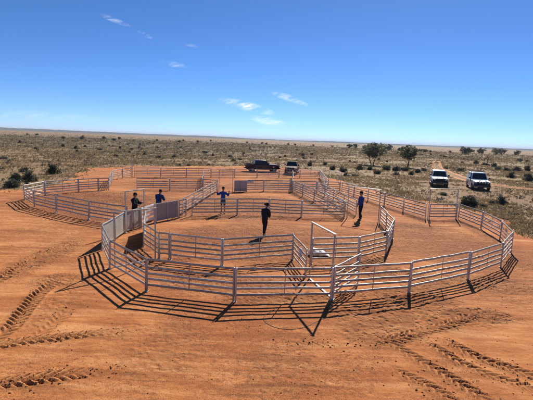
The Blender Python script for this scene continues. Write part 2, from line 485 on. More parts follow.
FENCES = [(-4.7, 25.4, 5.3, 26.8), (-3.8, 15.9, 1.2, 16.7), (1.9, 16.2, 4, 16.8), (4, 16.8, 5.4, 18.1), (5.4, 18.1, 6.6, 21), (6.6, 21, 6.9, 25), (-17, 28.4, -15, 26.3), (-15, 26.3, -10.2, 23.2), (-10.2, 23.2, -7.9, 22),
          (-17, 30.8, -14.4, 34.8), (-11.8, 36.4, -6, 37.8), (-3.1, 37.6, 7.3, 40.3), (5.3, 26.7, 2.5, 39), (-5.3, 25, -4.6, 36.7), (11, 27, 7.5, 39.9), (13.1, 27.3, 12.6, 21.6), (12.6, 21.6, 11.6, 19), (7.3, 55, 6.4, 42), (-15.7, 47.4, 7.3, 55.7),
          (-.8, 12.1, 2.2, 12.5), (2.2, 12.5, 5, 13.4), (5, 13.4, 7.7, 15)]


def ground_height(x, y, full=False):
    x = np.asarray(x, dtype=np.float64); y = np.asarray(y, dtype=np.float64)
    near = 1 - sstep(60, 140, np.hypot(x, y))
    h = (0.035 * vnoise(x, y, 3.1, 1) + 0.018 * vnoise(x, y, 1.05, 2) + 0.007 * vnoise(x, y, 0.37, 3) + 0.005 * vnoise(x, y, 0.13, 4)) * near
    tramp = np.zeros_like(x)
    for (cx, cy, rx, ry, am) in TRAMP:
        d = np.sqrt(((x - cx) / rx) ** 2 + ((y - cy) / ry) ** 2)
        tramp = np.maximum(tramp, am * (1 - sstep(0.55, 1.25, d)))
    for (ax, ay, bx, by_) in FENCES:
        sel = np.nonzero((x > min(ax, bx) - 1) & (x < max(ax, bx) + 1) & (y > min(ay, by_) - 1) & (y < max(ay, by_) + 1))[0]
        if len(sel) == 0: continue
        ex, ey = bx - ax, by_ - ay
        t = np.clip(((x[sel] - ax) * ex + (y[sel] - ay) * ey) / (ex * ex + ey * ey), 0, 1)
        d = np.hypot(x[sel] - ax - t * ex, y[sel] - ay - t * ey)
        tramp[sel] = np.maximum(tramp[sel], .85 * (1 - sstep(.1, .75, d)))
    h = h + tramp * near * (0.085 * np.abs(vnoise(x, y, 0.24, 5)) + 0.055 * np.maximum(vnoise(x, y, 0.11, 6), 0) + 0.02 * vnoise(x, y, 0.06, 7))
    loose = np.zeros_like(x); lugs = np.zeros_like(x)
    for k, (pts, w, pitch_, dep) in enumerate(TRACKS):
        xs = [p[0] for p in pts]; ys = [p[1] for p in pts]
        sel = np.nonzero((x > min(xs) - 1) & (x < max(xs) + 1) & (y > min(ys) - 1) & (y < max(ys) + 1))[0]
        if len(sel) == 0: continue
        px, py = x[sel], y[sel]
        best = np.full(len(sel), 9e9); S = np.zeros(len(sel)); T = np.zeros(len(sel))
        s0 = 0.0
        for (ax, ay), (bx, by) in zip(pts[:-1], pts[1:]):
            L = math.hypot(bx - ax, by - ay); ux, uy = (bx - ax) / L, (by - ay) / L
            t = np.clip((px - ax) * ux + (py - ay) * uy, 0, L)
            qx, qy = ax + ux * t, ay + uy * t
            d = np.hypot(px - qx, py - qy)
            b_ = d < best
            sgn = np.sign((px - ax) * uy - (py - ay) * ux)
            best[b_] = d[b_]; S[b_] = s0 + t[b_]; T[b_] = (d * sgn)[b_]
            s0 += L
        fade = sstep(0, 0.9, S) * (1 - sstep(s0 - 1.5, s0, S)) * np.clip(0.9 + 0.7 * vnoise(px, py, 0.9, 20 + k), 0.45, 1.15) * dep
        a = np.abs(T + 0.02 * vnoise(px, py, 0.3, 40 + k)) / (w / 2)
        side = np.where(T > 0, 0.38, 0.0)                       # lugs alternate left and right
        ph = (S - a * w * 0.55 + vnoise(px, py, 0.4, 60 + k) * 0.04) / pitch_ + side
        lug = sstep(-0.25, 0.6, np.sin(2 * math.pi * ph))
        prof = (1 - sstep(0.86, 1.12, a)) * (0.3 + 0.7 * sstep(0.0, 0.3, a)) * np.clip(1 + 0.6 * vnoise(px, py, 0.11, 90 + k), 0.5, 1.3)
        berm = np.exp(-((a - 1.18) / 0.16) ** 2) * 0.016
        h[sel] += fade * (prof * (lug * 0.068 - 0.03) + berm)
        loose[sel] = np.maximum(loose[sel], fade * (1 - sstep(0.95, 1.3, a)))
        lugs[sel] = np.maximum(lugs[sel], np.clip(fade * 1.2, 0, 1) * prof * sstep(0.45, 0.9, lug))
    if full: return h, tramp, loose, lugs
    return h


def graded(start, end, first, grow, cap):
    out = [start]; s = first
    while out[-1] < end:
        out.append(out[-1] + s); s = min(s * grow, cap(out[-1]) if callable(cap) else cap)
    return out


fx = list(np.arange(-9.6, 9.61, 0.027))
rx = graded(9.63, 30000, 0.03, 1.045, lambda v: 0.30 if v < 34 else max(0.3, (v - 33) * 0.06))[1:]
gx = np.array([-v for v in rx][::-1] + fx + rx)
fy = list(np.arange(6.2, 14.2, 0.027))
ry = graded(14.23, 32000, 0.03, 1.05, lambda v: 0.28 if v < 82 else max(0.28, (v - 80) * 0.06))[1:]
by = [6.2 - v for v in (0.1, 0.3, 0.8, 2, 5, 12, 30, 80, 250, 1000, 4000)][::-1]
gy = np.array(by + fy + ry)
GX, GY = np.meshgrid(gx, gy)
vx, vy = GX.ravel(), GY.ravel()
gh, g_tramp, g_loose, g_lug = ground_height(vx, vy, True)


def poly_sd(x, y, poly):
    """signed distance, positive inside."""
    d = np.full(x.shape, 9e9); ins = np.zeros(x.shape, bool)
    n = len(poly)
    for i in range(n):
        ax, ay = poly[i]; bx, by_ = poly[(i + 1) % n]
        ex, ey = bx - ax, by_ - ay
        t = np.clip(((x - ax) * ex + (y - ay) * ey) / (ex * ex + ey * ey), 0, 1)
        d = np.minimum(d, np.hypot(x - ax - t * ex, y - ay - t * ey))
        c = (ay > y) != (by_ > y)
        with np.errstate(divide='ignore', invalid='ignore'):
            ins ^= c & (x < (bx - ax) * (y - ay) / (by_ - ay + 1e-12) + ax)
    return np.where(ins, d, -d)


def scrub_amount(x, y):
    r = np.hypot(x, y); az = np.arctan2(x, y)
    left = 1 - sstep(-0.15, 0.25, az)
    s = sstep(70, 190, r) * (1 - sstep(350, 700, r)) * (0.26 + 0.42 * left)
    s = np.maximum(s, sstep(1300, 1900, r) * 0.9)
    s = s * np.clip(1 + 1.2 * vnoise(x, y, 45, 71) + 0.6 * vnoise(x, y, 15, 72), 0, 1.3)
    return np.clip(s, 0, 1)


sd = poly_sd(vx, vy, BARE_POLY)
g_bare = sstep(-2.2, 2.2, sd + 2.2 * vnoise(vx, vy, 4.0, 81))
g_scrub = scrub_amount(vx, vy)
nx, ny = len(gx), len(gy)
idx = np.arange(nx * ny).reshape(ny, nx)
quads = np.stack([idx[:-1, :-1].ravel(), idx[:-1, 1:].ravel(), idx[1:, 1:].ravel(), idx[1:, :-1].ravel()], 1)
gm = fast_mesh('ground', np.stack([vx, vy, gh], 1), quads, M['ground'], True)
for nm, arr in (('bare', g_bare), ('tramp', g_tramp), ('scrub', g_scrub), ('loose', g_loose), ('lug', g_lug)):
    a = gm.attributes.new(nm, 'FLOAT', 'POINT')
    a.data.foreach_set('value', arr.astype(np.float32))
ground = link('ground', gm)
tag(ground, 'red bare earth with tyre tracks running into dry grassy plain', 'ground', kind='structure')

# ---- two-rut dirt track on the plain
tm, tnt, tb = new_mat('track_earth')
tg = N(tnt, 'ShaderNodeNewGeometry')
tnt.links.new(ramp(tnt, noise(tnt, tg.outputs['Position'], 0.8, 6, 0.7), [(0.3, (0.40, 0.175, 0.075)), (0.7, (0.50, 0.25, 0.115))]), tb.inputs['Base Color'])
tb.inputs['Roughness'].default_value = 0.95
tb.inputs['Specular IOR Level'].default_value = 0.1
TR = [(62, 150), (50.97, 121.31), (44.03, 105.26), (38.46, 89.62), (33.85, 74.35), (31.27, 62.97), (30.9, 57.0), (32.6, 52.7), (36.5, 49.0), (41, 46.5)]


def smooth_line(pts, n=12):
    out = []
    for i in range(len(pts) - 1):
        p0 = Vector(pts[max(i - 1, 0)]); p1 = Vector(pts[i]); p2 = Vector(pts[i + 1]); p3 = Vector(pts[min(i + 2, len(pts) - 1)])
        for k in range(n):
            t = k / n
            out.append(0.5 * ((2 * p1) + (p2 - p0) * t + (2 * p0 - 5 * p1 + 4 * p2 - p3) * t * t + (-p0 + 3 * p1 - 3 * p2 + p3) * t ** 3))
    out.append(Vector(pts[-1]))
    return out


rng = np.random.default_rng(7)
line = smooth_line(TR, 14)
tv, tf = [], []
for off in (-0.95, 0.95):
    base = len(tv)
    for i, p in enumerate(line):
        d = (line[min(i + 1, len(line) - 1)] - line[max(i - 1, 0)]).normalized()
        nrm = Vector((d.y, -d.x))
        wl_, wr_ = 0.42 + .06 * math.sin(i * .7 + off) + rng.uniform(-.03, .03), 0.42 + .06 * math.sin(i * .9) + rng.uniform(-.03, .03)
        for o in (-wl_, 0, wr_):
            q = p + nrm * (off + o)
            tv.append((q.x, q.y, 0.03 - (0.006 if o == 0 else 0)))
    for i in range(len(line) - 1):
        for k in (0, 1):
            a = base + i * 3 + k
            tf.append((a, a + 1, a + 4, a + 3))
tv = np.array(tv)
tv[:, 2] += ground_height(tv[:, 0], tv[:, 1])
tag(link('dirt_track', fast_mesh('dirt_track', tv, np.array(tf), tm, True)), 'two orange wheel ruts winding over the dry plain', 'track', kind='structure')

# ---- far low ridge along the horizon
rm, rnt, rb = new_mat('far_scrub_ridge')
rg = N(rnt, 'ShaderNodeNewGeometry')
rnt.links.new(ramp(rnt, noise(rnt, rg.outputs['Position'], 0.012, 5, 0.7), [(0.35, (0.028, 0.033, 0.028)), (0.7, (0.055, 0.055, 0.042))]), rb.inputs['Base Color'])
rb.inputs['Roughness'].default_value = 1.0
rb.inputs['Specular IOR Level'].default_value = 0.0
rv, rf = [], []
azs = np.linspace(-60, 60, 481)
radii = [4700, 5200, 5900, 6800, 8000, 9500]
prof = [-3, 0.35, 0.8, 1.0, 0.75, -0.2]
for ai, az in enumerate(azs):
    hh = 13 + 19 * sstep(5, -42, az) + 9 * float(vnoise(np.array([az]), np.array([0.]), 9.0, 5)[0]) + 7 * float(vnoise(np.array([az]), np.array([3.]), 1.7, 6)[0]) + 3.5 * float(vnoise(np.array([az]), np.array([3.]), .4, 8)[0])
    for r_, pf in zip(radii, prof):
        rv.append((r_ * math.sin(R(az)), r_ * math.cos(R(az)), hh * pf if pf > 0 else pf * 3))
nr = len(radii)
for ai in range(len(azs) - 1):
    for k in range(nr - 1):
        a = ai * nr + k
        rf.append((a, a + nr, a + nr + 1, a + 1))
tag(link('hills', fast_mesh('hills', np.array(rv), np.array(rf), rm, True)), 'low dark scrubby rise along the horizon', 'hills', kind='structure')

# ------------------------------------------------------------------ sheep yard panels
PH = 1.10
_cache = {}


def cached(key, fn):
    if key not in _cache: _cache[key] = fn()
    return _cache[key]


def rail_mesh(L, var, hh=0.039, ww=0.020, mat='steel'):
    def f():
        rr = random.Random(var * 17 + int(L * 100))
        bm = bmesh.new()
        n = 6
        pts = [(0.05 + (L - 0.10) * i / n, rr.uniform(-.012, .012) if 0 < i < n else 0, rr.uniform(-.011, .006) if 0 < i < n else 0) for i in range(n + 1)]
        tube(bm, pts, ww, 10, hh)
        return bm_mesh(bm, 'rail', M[mat], 50)
    return cached(('rail', round(L, 1), var, hh, mat), f)


def post_mesh(h=PH, s=0.026, mat='post_steel', depth=0.05):
    def f():
        bm = bmesh.new()
        box(bm, -s, s, -s, s, -depth, h, 0.006)
        return bm_mesh(bm, 'post', M[mat], 40)
    return cached(('post', h, s, mat), f)


def foot_mesh():
    def f():
        bm = bmesh.new()
        box(bm, -.035, .035, -.05, .05, -.03, .012, 0.003)
        return bm_mesh(bm, 'foot', M['steel'], 40)
    return cached('foot', f)


def pin_mesh():
    def f():
        bm = bmesh.new()
        tube(bm, [(0, 0, .18), (0, 0, 1.13), (0.0, 0, 1.165), (.03, 0, 1.175)], .009, 6)
        for z in (.30, .95):
            box(bm, -.035, .035, -.018, .018, z, z + .03, .004)
        return bm_mesh(bm, 'pin', M['steel'], 40)
    return cached('pin', f)


def stay_mesh():
    def f():
        bm = bmesh.new()
        box(bm, -.016, .016, -.028, -.021, .20, 1.08, 0.002)
        return bm_mesh(bm, 'stay', M['steel'], 40)
    return cached('stay', f)


def sheet_mesh(L, mat):
    def f():
        bm = bmesh.new()
        rr = random.Random(int(L * 37))
        nxs, nzs = 24, 8
        grid = {}
        for s in (0, 1):
            for i in range(nxs + 1):
                for j in range(nzs + 1):
                    x = .05 + (L - .10) * i / nxs
                    z = .13 + .90 * j / nzs
                    y = .0015 * math.sin(i * 1.7) + .002 * math.sin(j * 1.3 + i * .8) + (0.002 if i % 4 == 0 else 0)
                    grid[s, i, j] = bm.verts.new((x, y + s * .004, z))
        for i in range(nxs):
            for j in range(nzs):
                bm.faces.new((grid[0, i, j], grid[0, i + 1, j], grid[0, i + 1, j + 1], grid[0, i, j + 1]))
                bm.faces.new((grid[1, i, j], grid[1, i, j + 1], grid[1, i + 1, j + 1], grid[1, i + 1, j]))
        for i in range(nxs):
            for j in (0, nzs):
                bm.faces.new((grid[0, i, j], grid[0, i + 1, j], grid[1, i + 1, j], grid[1, i, j]))
        for j in range(nzs):
            for i in (0, nxs):
                bm.faces.new((grid[0, i, j], grid[0, i, j + 1], grid[1, i, j + 1], grid[1, i, j]))
        return bm_mesh(bm, 'sheet', M[mat], 60)
    return cached(('sheet', round(L, 1), mat), f)


prand = random.Random(4)
RAILS_Z = (1.065, .805, .605, .425, .225)
PANEL_OBJ = []


def gz(x, y):
    return float(ground_height(np.array([x]), np.array([y]))[0])


def panel(p, q, label, kind='rail', name='yard_panel', group='sheep yard panels', cat='yard panel', extra=None):
    L = math.dist(p, q)
    t = empty(name, (p[0], p[1], (gz(*p) + gz(*q)) / 2), math.atan2(q[1] - p[1], q[0] - p[0]))
    t.rotation_euler = (R(prand.uniform(-2.0, 2.0)), math.atan2(gz(*p) - gz(*q), L) * .5 + R(prand.uniform(-.35, .35)), t.rotation_euler.z)
    tag(t, label, cat, group)
    ps = post_mesh()
    for x in (0.035, L - 0.035):
        link('post', ps, t, (x, 0, 0))
        link('foot', foot_mesh(), t, (x, 0, 0))
    link('pin', pin_mesh(), t, (L, 0, 0))
    if kind == 'rail':
        for z in RAILS_Z:
            link('rail', rail_mesh(L, prand.randrange(3)), t, (0, 0, z))
        if L > 1.2:
            link('stay', stay_mesh(), t, (L / 2, 0, 0))
    elif kind == 'slat':
        for z in (1.03, .78, .54, .30):
            link('slat', rail_mesh(L, 0, 0.075, 0.014, 'slat'), t, (0, 0, z))
        link('stay', stay_mesh(), t, (L / 2, 0, 0))
    else:
        for z in (1.07, .105):
            link('rail', rail_mesh(L, prand.randrange(3)), t, (0, 0, z))
        if L > 1.2:
            link('rib', post_mesh(1.06, .018), t, (L / 2, -.03, .02))
        link('sheet', sheet_mesh(L, 'sheet' if kind == 'sheet' else 'dark_sheet'), t)
    PANEL_OBJ.append(t)
    return t


def run(p, q, n, labels, **kw):
    for i in range(n):
        a = (p[0] + (q[0] - p[0]) * i / n, p[1] + (q[1] - p[1]) * i / n)
        b = (p[0] + (q[0] - p[0]) * (i + 1) / n, p[1] + (q[1] - p[1]) * (i + 1) / n)
        panel(a, b, labels[i] if isinstance(labels, (list, tuple)) else labels, **kw)


def gate_frame(p, q, label, h=2.1, sill=False):
    L = math.dist(p, q)
    t = empty('gateway', (p[0], p[1], (gz(*p) + gz(*q)) / 2), math.atan2(q[1] - p[1], q[0] - p[0]))
    tag(t, label, 'gate frame', 'tall gate frames')
    for x in (.085, L - .085):
        link('upright', post_mesh(h, .024, 'frame_steel'), t, (x, 0, 0))
    def bar():
        bm = bmesh.new()
        box(bm, .04, L - .04, -.03, .03, h + .001, h + .042, .006)
        return bm_mesh(bm, 'crossbar', M['frame_steel'], 40)
    link('crossbar', bar(), t)
    def thr():
        bm = bmesh.new()
        box(bm, .113, L - .113, -.03, .03, .0, .045, .006)
        return bm_mesh(bm, 'threshold', M['frame_steel'], 40)
    if sill: link('threshold', thr(), t)
    return t


F = [(-7.02, 16.74), (-5.77, 14.39), (-3.78, 12.35), (-0.87, 11.75), (2.21, 12.22), (4.98, 13.05), (7.78, 14.66), (10.07, 16.47),
     (11.96, 18.88), (12.98, 21.62), (13.44, 24.5), (13.39, 27.5)]
FL = ['short-looking steel panel at the left end of the pens, meeting the pale sheeted race',
      'slanting steel panel just behind the left front corner, below the tall post',
      'steel panel at the left of the front fence, its long ladder shadow falling forward',
      'steel panel in the middle of the front fence, left of the gate frame shadow',
      'steel panel of the front fence right beside the swung-open gate leaf',
      'steel panel of the front fence third from the right, above churned soil',
      'steel panel rising to the right along the front fence, second before the right bend',
      'steeply angled panel at the far right end of the pens, nearest the right picture edge',
      'bright-topped panel just behind the right-hand corner of the big pen',
      'steel panel on the right back curve, in front of the lone round shrub',
      'steel panel on the right back curve, next to the tall back gate frame']
for i in range(11):
    panel(F[i], F[i + 1], FL[i])

# inner round pen
I1 = [(-6.28, 20.45), (-5.45, 17.45), (-4.30, 15.79), (-3.83, 15.71), (-1.66, 15.23), (1.21, 16.38), (1.58, 14.3)]
panel(I1[0], I1[1], 'sheeted panel seen nearly edge-on, casting the black shadow inside the left race', 'dark_sheet')
panel(I1[1], I1[2], 'dark slanting rail panel between the sheeted race and the inner pen')
panel(I1[2], I1[3], 'very narrow steel panel at the left end of the inner pen')
panel(I1[3], I1[4], 'left front panel of the inner pen, behind the front fence')
panel(I1[4], I1[5], 'middle front panel of the inner pen, below the walking person in black')
panel(I1[5], I1[6], 'slanting panel hung with a pale rag, left of the central gate frame')
I2 = [(1.92, 15.9), (3.99, 16.46), (5.58, 17.82), (6.85, 20.95), (7.07, 23.0), (7.25, 25.0)]
I2L = ['inner pen panel in front of the white sack', 'inner pen panel sloping up right, above the open gate leaf',
       'bright-edged panel at the right corner of the inner pen', 'inner pen panel going back from its right corner',
       'inner pen panel ending at the tall post beside the person in blue']
for i in range(5):
    panel(I2[i], I2[i + 1], I2L[i])
panel((2.26, 12.36), (3.45, 13.95), 'gate leaf swung open inside the front fence, bright on its upper edges', name='gate_leaf', cat='gate', group=None)
gate_frame((1.66, 14.22), (2.24, 12.32), 'tall gate frame in the middle of the yards, throwing a V-shaped shadow forward', sill=True)
gate_frame((-5.70, 14.50), (-4.36, 15.74), 'tall gate frame across the left race entrance, in front of the pale sheets', sill=True)

# left race
panel((-7.06, 16.9), (-7.12, 19.88), 'pale galvanised sheeted panel at the front of the left race', 'sheet', name='sheeted_panel', cat='sheeted panel', group='sheeted race panels')
panel((-7.12, 19.94), (-6.82, 21.4), 'short pale sheeted panel under the person in black', 'sheet', name='sheeted_panel', cat='sheeted panel', group='sheeted race panels')
panel((-6.72, 21.2), (-6.42, 22.7), 'panel of four broad bright slats between pale and grey race sheets', 'slat', name='slatted_panel', cat='slatted panel', group=None)
panel((-6.37, 22.7), (-5.42, 24.3), 'grey sheeted race panel below the person in blue at the left', 'dark_sheet', name='sheeted_panel', cat='sheeted panel', group='sheeted race panels')
panel((-5.40, 24.33), (-5.05, 24.95), 'narrow dark rail panel closing the right end of the grey sheets')
gate_frame((-7.2, 19.95), (-6.55, 21.3), 'tall gate frame over the sheeted race, behind it the person in black')

# back row of the inner pen and fences running back
B = [(-4.74, 25.01), (-1.89, 25.78), (0.19, 26.21), (2.35, 26.14), (5.30, 26.41)]
BL = ['back row panel in front of the person with raised arms', 'back row panel just left of the head of the walking person in black',
      'back row panel just right of the head of the walking person in black', 'back row panel left of the tall gate frame of the person in blue']
for i in range(4):
    panel(B[i], B[i + 1], BL[i])
gate_frame((5.36, 26.38), (7.27, 25.12), 'tall gate frame with the person in blue shirt standing in it')
run((-5.35, 25.2), (-4.60, 36.7), 4, ['bright lit panel running back from the grey sheets, nearest of four', 'bright lit panel running back from the grey sheets, second of four',
    'bright lit panel running back from the grey sheets, third of four', 'bright lit panel running back, ending at the far narrow gate frame'])
run((5.30, 26.7), (2.55, 38.9), 4, ['panel running back left from the tall frame of the person in blue, nearest of four', 'panel running back left behind the back row, second of four',
    'panel running back left behind the back row, third of four', 'panel running back left behind the back row, farthest of four'])
run((6.3, 27.5), (4.95, 39.3), 4, ['panel running back right of the diagonal run, nearest of four', 'panel running back right of the diagonal run, second of four',
    'panel running back right of the diagonal run, third of four', 'panel running back right of the diagonal run, farthest of four'])
# middle cross fence
panel((-11.85, 36.05), (-8.96, 36.59), 'left end panel of the middle cross fence, beside the open gap')
panel((-8.96, 36.59), (-6.04, 37.4), 'middle cross fence panel above the person in blue at the left')
panel((-6.04, 37.4), (-4.6, 36.95), 'short middle cross fence panel left of the narrow gate frame')
gate_frame((-4.54, 36.87), (-3.14, 37.29), 'narrow far gate frame above the person with raised arms', 2.0)
panel((-3.10, 37.3), (-1.95, 37.85), 'small grey sheeted panel right of the narrow far gate frame', 'sheet')
panel((-1.95, 37.85), (-0.32, 38.53), 'short middle cross fence panel below the white tub')
panel((-0.32, 38.53), (2.49, 39.01), 'middle cross fence panel below the dark utility vehicle')
run((2.49, 39.01), (7.3, 39.9), 2, ['middle cross fence panel below the brown vehicle', 'right end panel of the middle cross fence'])
# right back fence
run((10.98, 27.1), (7.5, 39.9), 5, ['right back fence panel next to the tall back gate frame', 'right back fence panel second from the tall back gate frame',
    'right back fence panel in the middle of its run', 'right back fence panel second from its far end', 'right back fence panel at its far end, by the far gate frame'])
gate_frame((13.35, 27.62), (11.05, 27.06), 'tall gate frame at the back of the big right pen, below the left white vehicle')
panel((13.3, 27.45), (11.15, 26.95), 'low gate leaf closed inside the tall right back gate frame', name='gate_leaf', cat='gate', group=None)
gate_frame((7.45, 40.1), (6.35, 41.7), 'small gate frame at the far right of the yards, left of the two trees', 2.0)
run((6.35, 41.8), (7.31, 55.4), 5, ['far right side panel nearest the small gate frame', 'far right side panel second of five', 'far right side panel third of five',
    'far right side panel fourth of five', 'far right side panel at the far corner'])
# far fence
run((-15.79, 47.16), (7.31, 55.5), 8, ['far fence panel at its left end', 'far fence panel second from its left end', 'far fence panel third from its left end',
    'far fence panel fourth from its left end', 'far fence panel in front of the tray of the dark utility vehicle', 'far fence panel just in front of the dark utility vehicle',
    'far fence panel just in front of the brown vehicle', 'far fence panel at its right end'])
run((-6.1, 37.6), (-7.85, 49.4), 4, ['edge-on panel behind the narrow gate frame, nearest of four', 'edge-on panel behind the narrow gate frame, second of four',
    'edge-on panel behind the narrow gate frame, third of four', 'edge-on panel behind the narrow gate frame, farthest of four'])
run((2.52, 39.2), (3.4, 53.9), 5, ['edge-on panel below the brown vehicle, nearest of five', 'edge-on panel below the brown vehicle, second of five', 'edge-on panel below the brown vehicle, third of five',
    'edge-on panel below the brown vehicle, fourth of five', 'edge-on panel below the brown vehicle, farthest of five'])
# left round pen
panel((-7.6, 21.5), (-10.27, 22.77), 'left round pen front panel meeting the sheeted race')
panel((-10.27, 22.77), (-13.03, 24.43), 'left round pen front panel, second from the race')
panel((-13.03, 24.43), (-15.29, 25.95), 'left round pen front panel, third from the race')
panel((-15.29, 25.95), (-17.36, 28.31), 'left round pen front panel at the left bend')
panel((-17.36, 28.31), (-17.29, 30.82), 'bright white panel at the far left end of the yards')
panel((-17.29, 30.82), (-15.88, 33.42), 'left round pen back panel next to the bright end panel')
panel((-15.88, 33.42), (-14.75, 34.7), 'left round pen back panel next to the small back gate')
panel((-14.75, 34.7), (-14.05, 35.3), 'small steel gate at the back of the left round pen', 'rail', name='gate_leaf', cat='gate', group=None)
run((-14.2, 35.5), (-16.76, 43.2), 3, ['edge-on panel behind the small back gate, nearest of three', 'edge-on panel behind the small back gate, middle of three', 'edge-on panel behind the small back gate, farthest of three'])
run((-16.76, 43.2), (-16.15, 47.3), 2, ['bright lit panel at the back left corner, nearer one', 'bright lit panel at the back left corner, by the tall thin frame'])
gate_frame((-16.1, 47.45), (-15.5, 45.9), 'tall thin gate frame at the back left corner of the yards', 2.1)


# ------------------------------------------------------------------ small loose things
def blob_mesh(name, sx, sy, sz, mat, seed, sub=3, amp=.18, flat=0.0, fr=2.2):
    bm = bmesh.new()
    bmesh.ops.create_icosphere(bm, subdivisions=sub, radius=1.0)
    from mathutils import noise as mn
    for v in bm.verts:
        n = mn.fractal(v.co * fr + Vector((seed * 7.3, seed, 0)), 0.9, 2.0, 3)
        c = v.co * (1 + amp * n)
        c.z = max(c.z, -flat) if flat else c.z
        v.co = Vector((c.x * sx, c.y * sy, c.z * sz))
    return bm_mesh(bm, name, M[mat], 60)


def sack():
    t = empty('white_sack', (2.42, 17.2, gz(2.42, 17.2)), R(8))
    tag(t, 'crumpled white woven sack lying on the ground behind the inner pen panel', 'sack')
    bm = bmesh.new()
    from mathutils import noise as mn
    nu, nv = 40, 20
    g_ = {}
    for i in range(nu + 1):
        u = -1 + 2 * i / nu
        for j in range(nv):
            a = 2 * math.pi * j / nv
            w = (1 - abs(u) ** 5) ** .5 * .30 + .02
            hgt = (1 - abs(u + .15) ** 3.2 if abs(u + .15) < 1 else 0)
            hgt = max(hgt, 0) ** .8 * (.13 - .05 * u) + .014
            n = mn.fractal(Vector((u * 3, math.cos(a) * 1.6, math.sin(a) * 1.6)), 1, 2, 4)
            y = math.cos(a) * w * (1 + .12 * n)
            z = hgt + math.sin(a) * hgt * (1 + .3 * n)
            g_[i, j] = bm.verts.new((u * .46, y, max(z, 0.002)))
    for i in range(nu):
        for j in range(nv):
            bm.faces.new((g_[i, j], g_[i + 1, j], g_[i + 1, (j + 1) % nv], g_[i, (j + 1) % nv]))
    bm.faces.new([g_[0, j] for j in range(nv)]); bm.faces.new([g_[nu, j] for j in range(nv)][::-1])
    link('bag', bm_mesh(bm, 'bag', M['plastic_white'], 70), t)
    bm = bmesh.new()
    tube(bm, [(.33 + .0 * k, .165 * math.cos(k * math.pi / 6), .10 + .10 * math.sin(k * math.pi / 6)) for k in range(13)], .006, 6)
    link('tie', bm_mesh(bm, 'tie', M['shadow_cord'], 60), t)


sack()


def tub():
    t = empty('white_tub', (-1.95, 46.4, gz(-1.95, 46.4)), R(10))
    tag(t, 'small white trough on bare ground between the far fences', 'trough')
    bm = bmesh.new()
    prof = [(-.42, -.24, .36), (.42, .24, .36)]
    o = [(-.42, -.22), (.42, -.22), (.42, .22), (-.42, .22)]
    ins = [(-.38, -.18), (.38, -.18), (.38, .18), (-.38, .18)]
    b = [(-.36, -.17), (.36, -.17), (.36, .17), (-.36, .17)]
    V = lambda P, z: [bm.verts.new((x, y, z)) for x, y in P]
    B0, T0, T1, B1 = V(b, 0), V(o, .22), V(ins, .22), V([(x * .86, y * .82) for x, y in b], .06)
    for P, Q in ((B0, T0), (T0, T1), (T1, B1)):
        for k in range(4):
            bm.faces.new((P[k], P[(k + 1) % 4], Q[(k + 1) % 4], Q[k]))
    bm.faces.new(B0[::-1]); bm.faces.new(B1)
    bmesh.ops.bevel(bm, geom=bm.edges[:], offset=.012, segments=2, affect='EDGES')
    link('shell', bm_mesh(bm, 'shell', M['plastic_white'], 40), t)
    bm = bmesh.new()
    tube(bm, [(-.44, -.24, .217), (.44, -.24, .217), (.44, .24, .217), (-.44, .24, .217)], .018, 8, closed=True)
    link('rim', bm_mesh(bm, 'rim', M['plastic_white'], 50), t)


tub()

# rag hung over a rail of the slanting inner panel
p0, p1 = Vector((1.21, 16.38)), Vector((1.58, 14.3))
dv = (p1 - p0).normalized()
pc = p0.lerp(p1, 0.60)
bm = bmesh.new()
nrm = Vector((dv.y, -dv.x))
prof = [(.030, .50), (.036, .60), (.034, .72), (.030, .80), (.020, .842), (0, .852), (-.020, .842), (-.030, .80), (-.036, .66)]
cols = []
for k in range(9):
    s = (k / 8 - .5) * .24
    row = []
    for a, (o, z) in enumerate(prof):
        wv = .010 * math.sin(k * 1.9 + a)
        zz = z - (.03 * math.sin(k * 1.3) if a in (0, 8) else 0)
        q = pc + dv * s + nrm * (o + (wv if abs(o) > .025 else 0))
        row.append(bm.verts.new((q.x, q.y, zz + .0)))
    cols.append(row)
for k in range(8):
    for a in range(len(prof) - 1):
        bm.faces.new((cols[k][a], cols[k + 1][a], cols[k + 1][a + 1], cols[k][a + 1]))
rag = link('rag', bm_mesh(bm, 'rag', M['rag'], 60))
sm = rag.modifiers.new('thickness', 'SOLIDIFY'); sm.thickness = .005
tag(rag, 'small pale blue rag hung over a rail left of the central gate frame', 'rag')

# rope shadow drawn as a thin black tube looped on the ground
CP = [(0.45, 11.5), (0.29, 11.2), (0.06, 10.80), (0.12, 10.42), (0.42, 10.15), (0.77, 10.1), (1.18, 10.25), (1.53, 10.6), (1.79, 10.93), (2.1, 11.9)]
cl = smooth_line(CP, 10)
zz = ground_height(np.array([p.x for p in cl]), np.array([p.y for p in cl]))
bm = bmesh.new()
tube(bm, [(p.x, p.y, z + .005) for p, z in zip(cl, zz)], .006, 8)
tag(link('shadow_cord', bm_mesh(bm, 'shadow_cord', M['shadow_cord'], 70)), 'thin black strip standing in for a rope shadow, curving over bare soil in front of the front fence', 'shadow_cord')

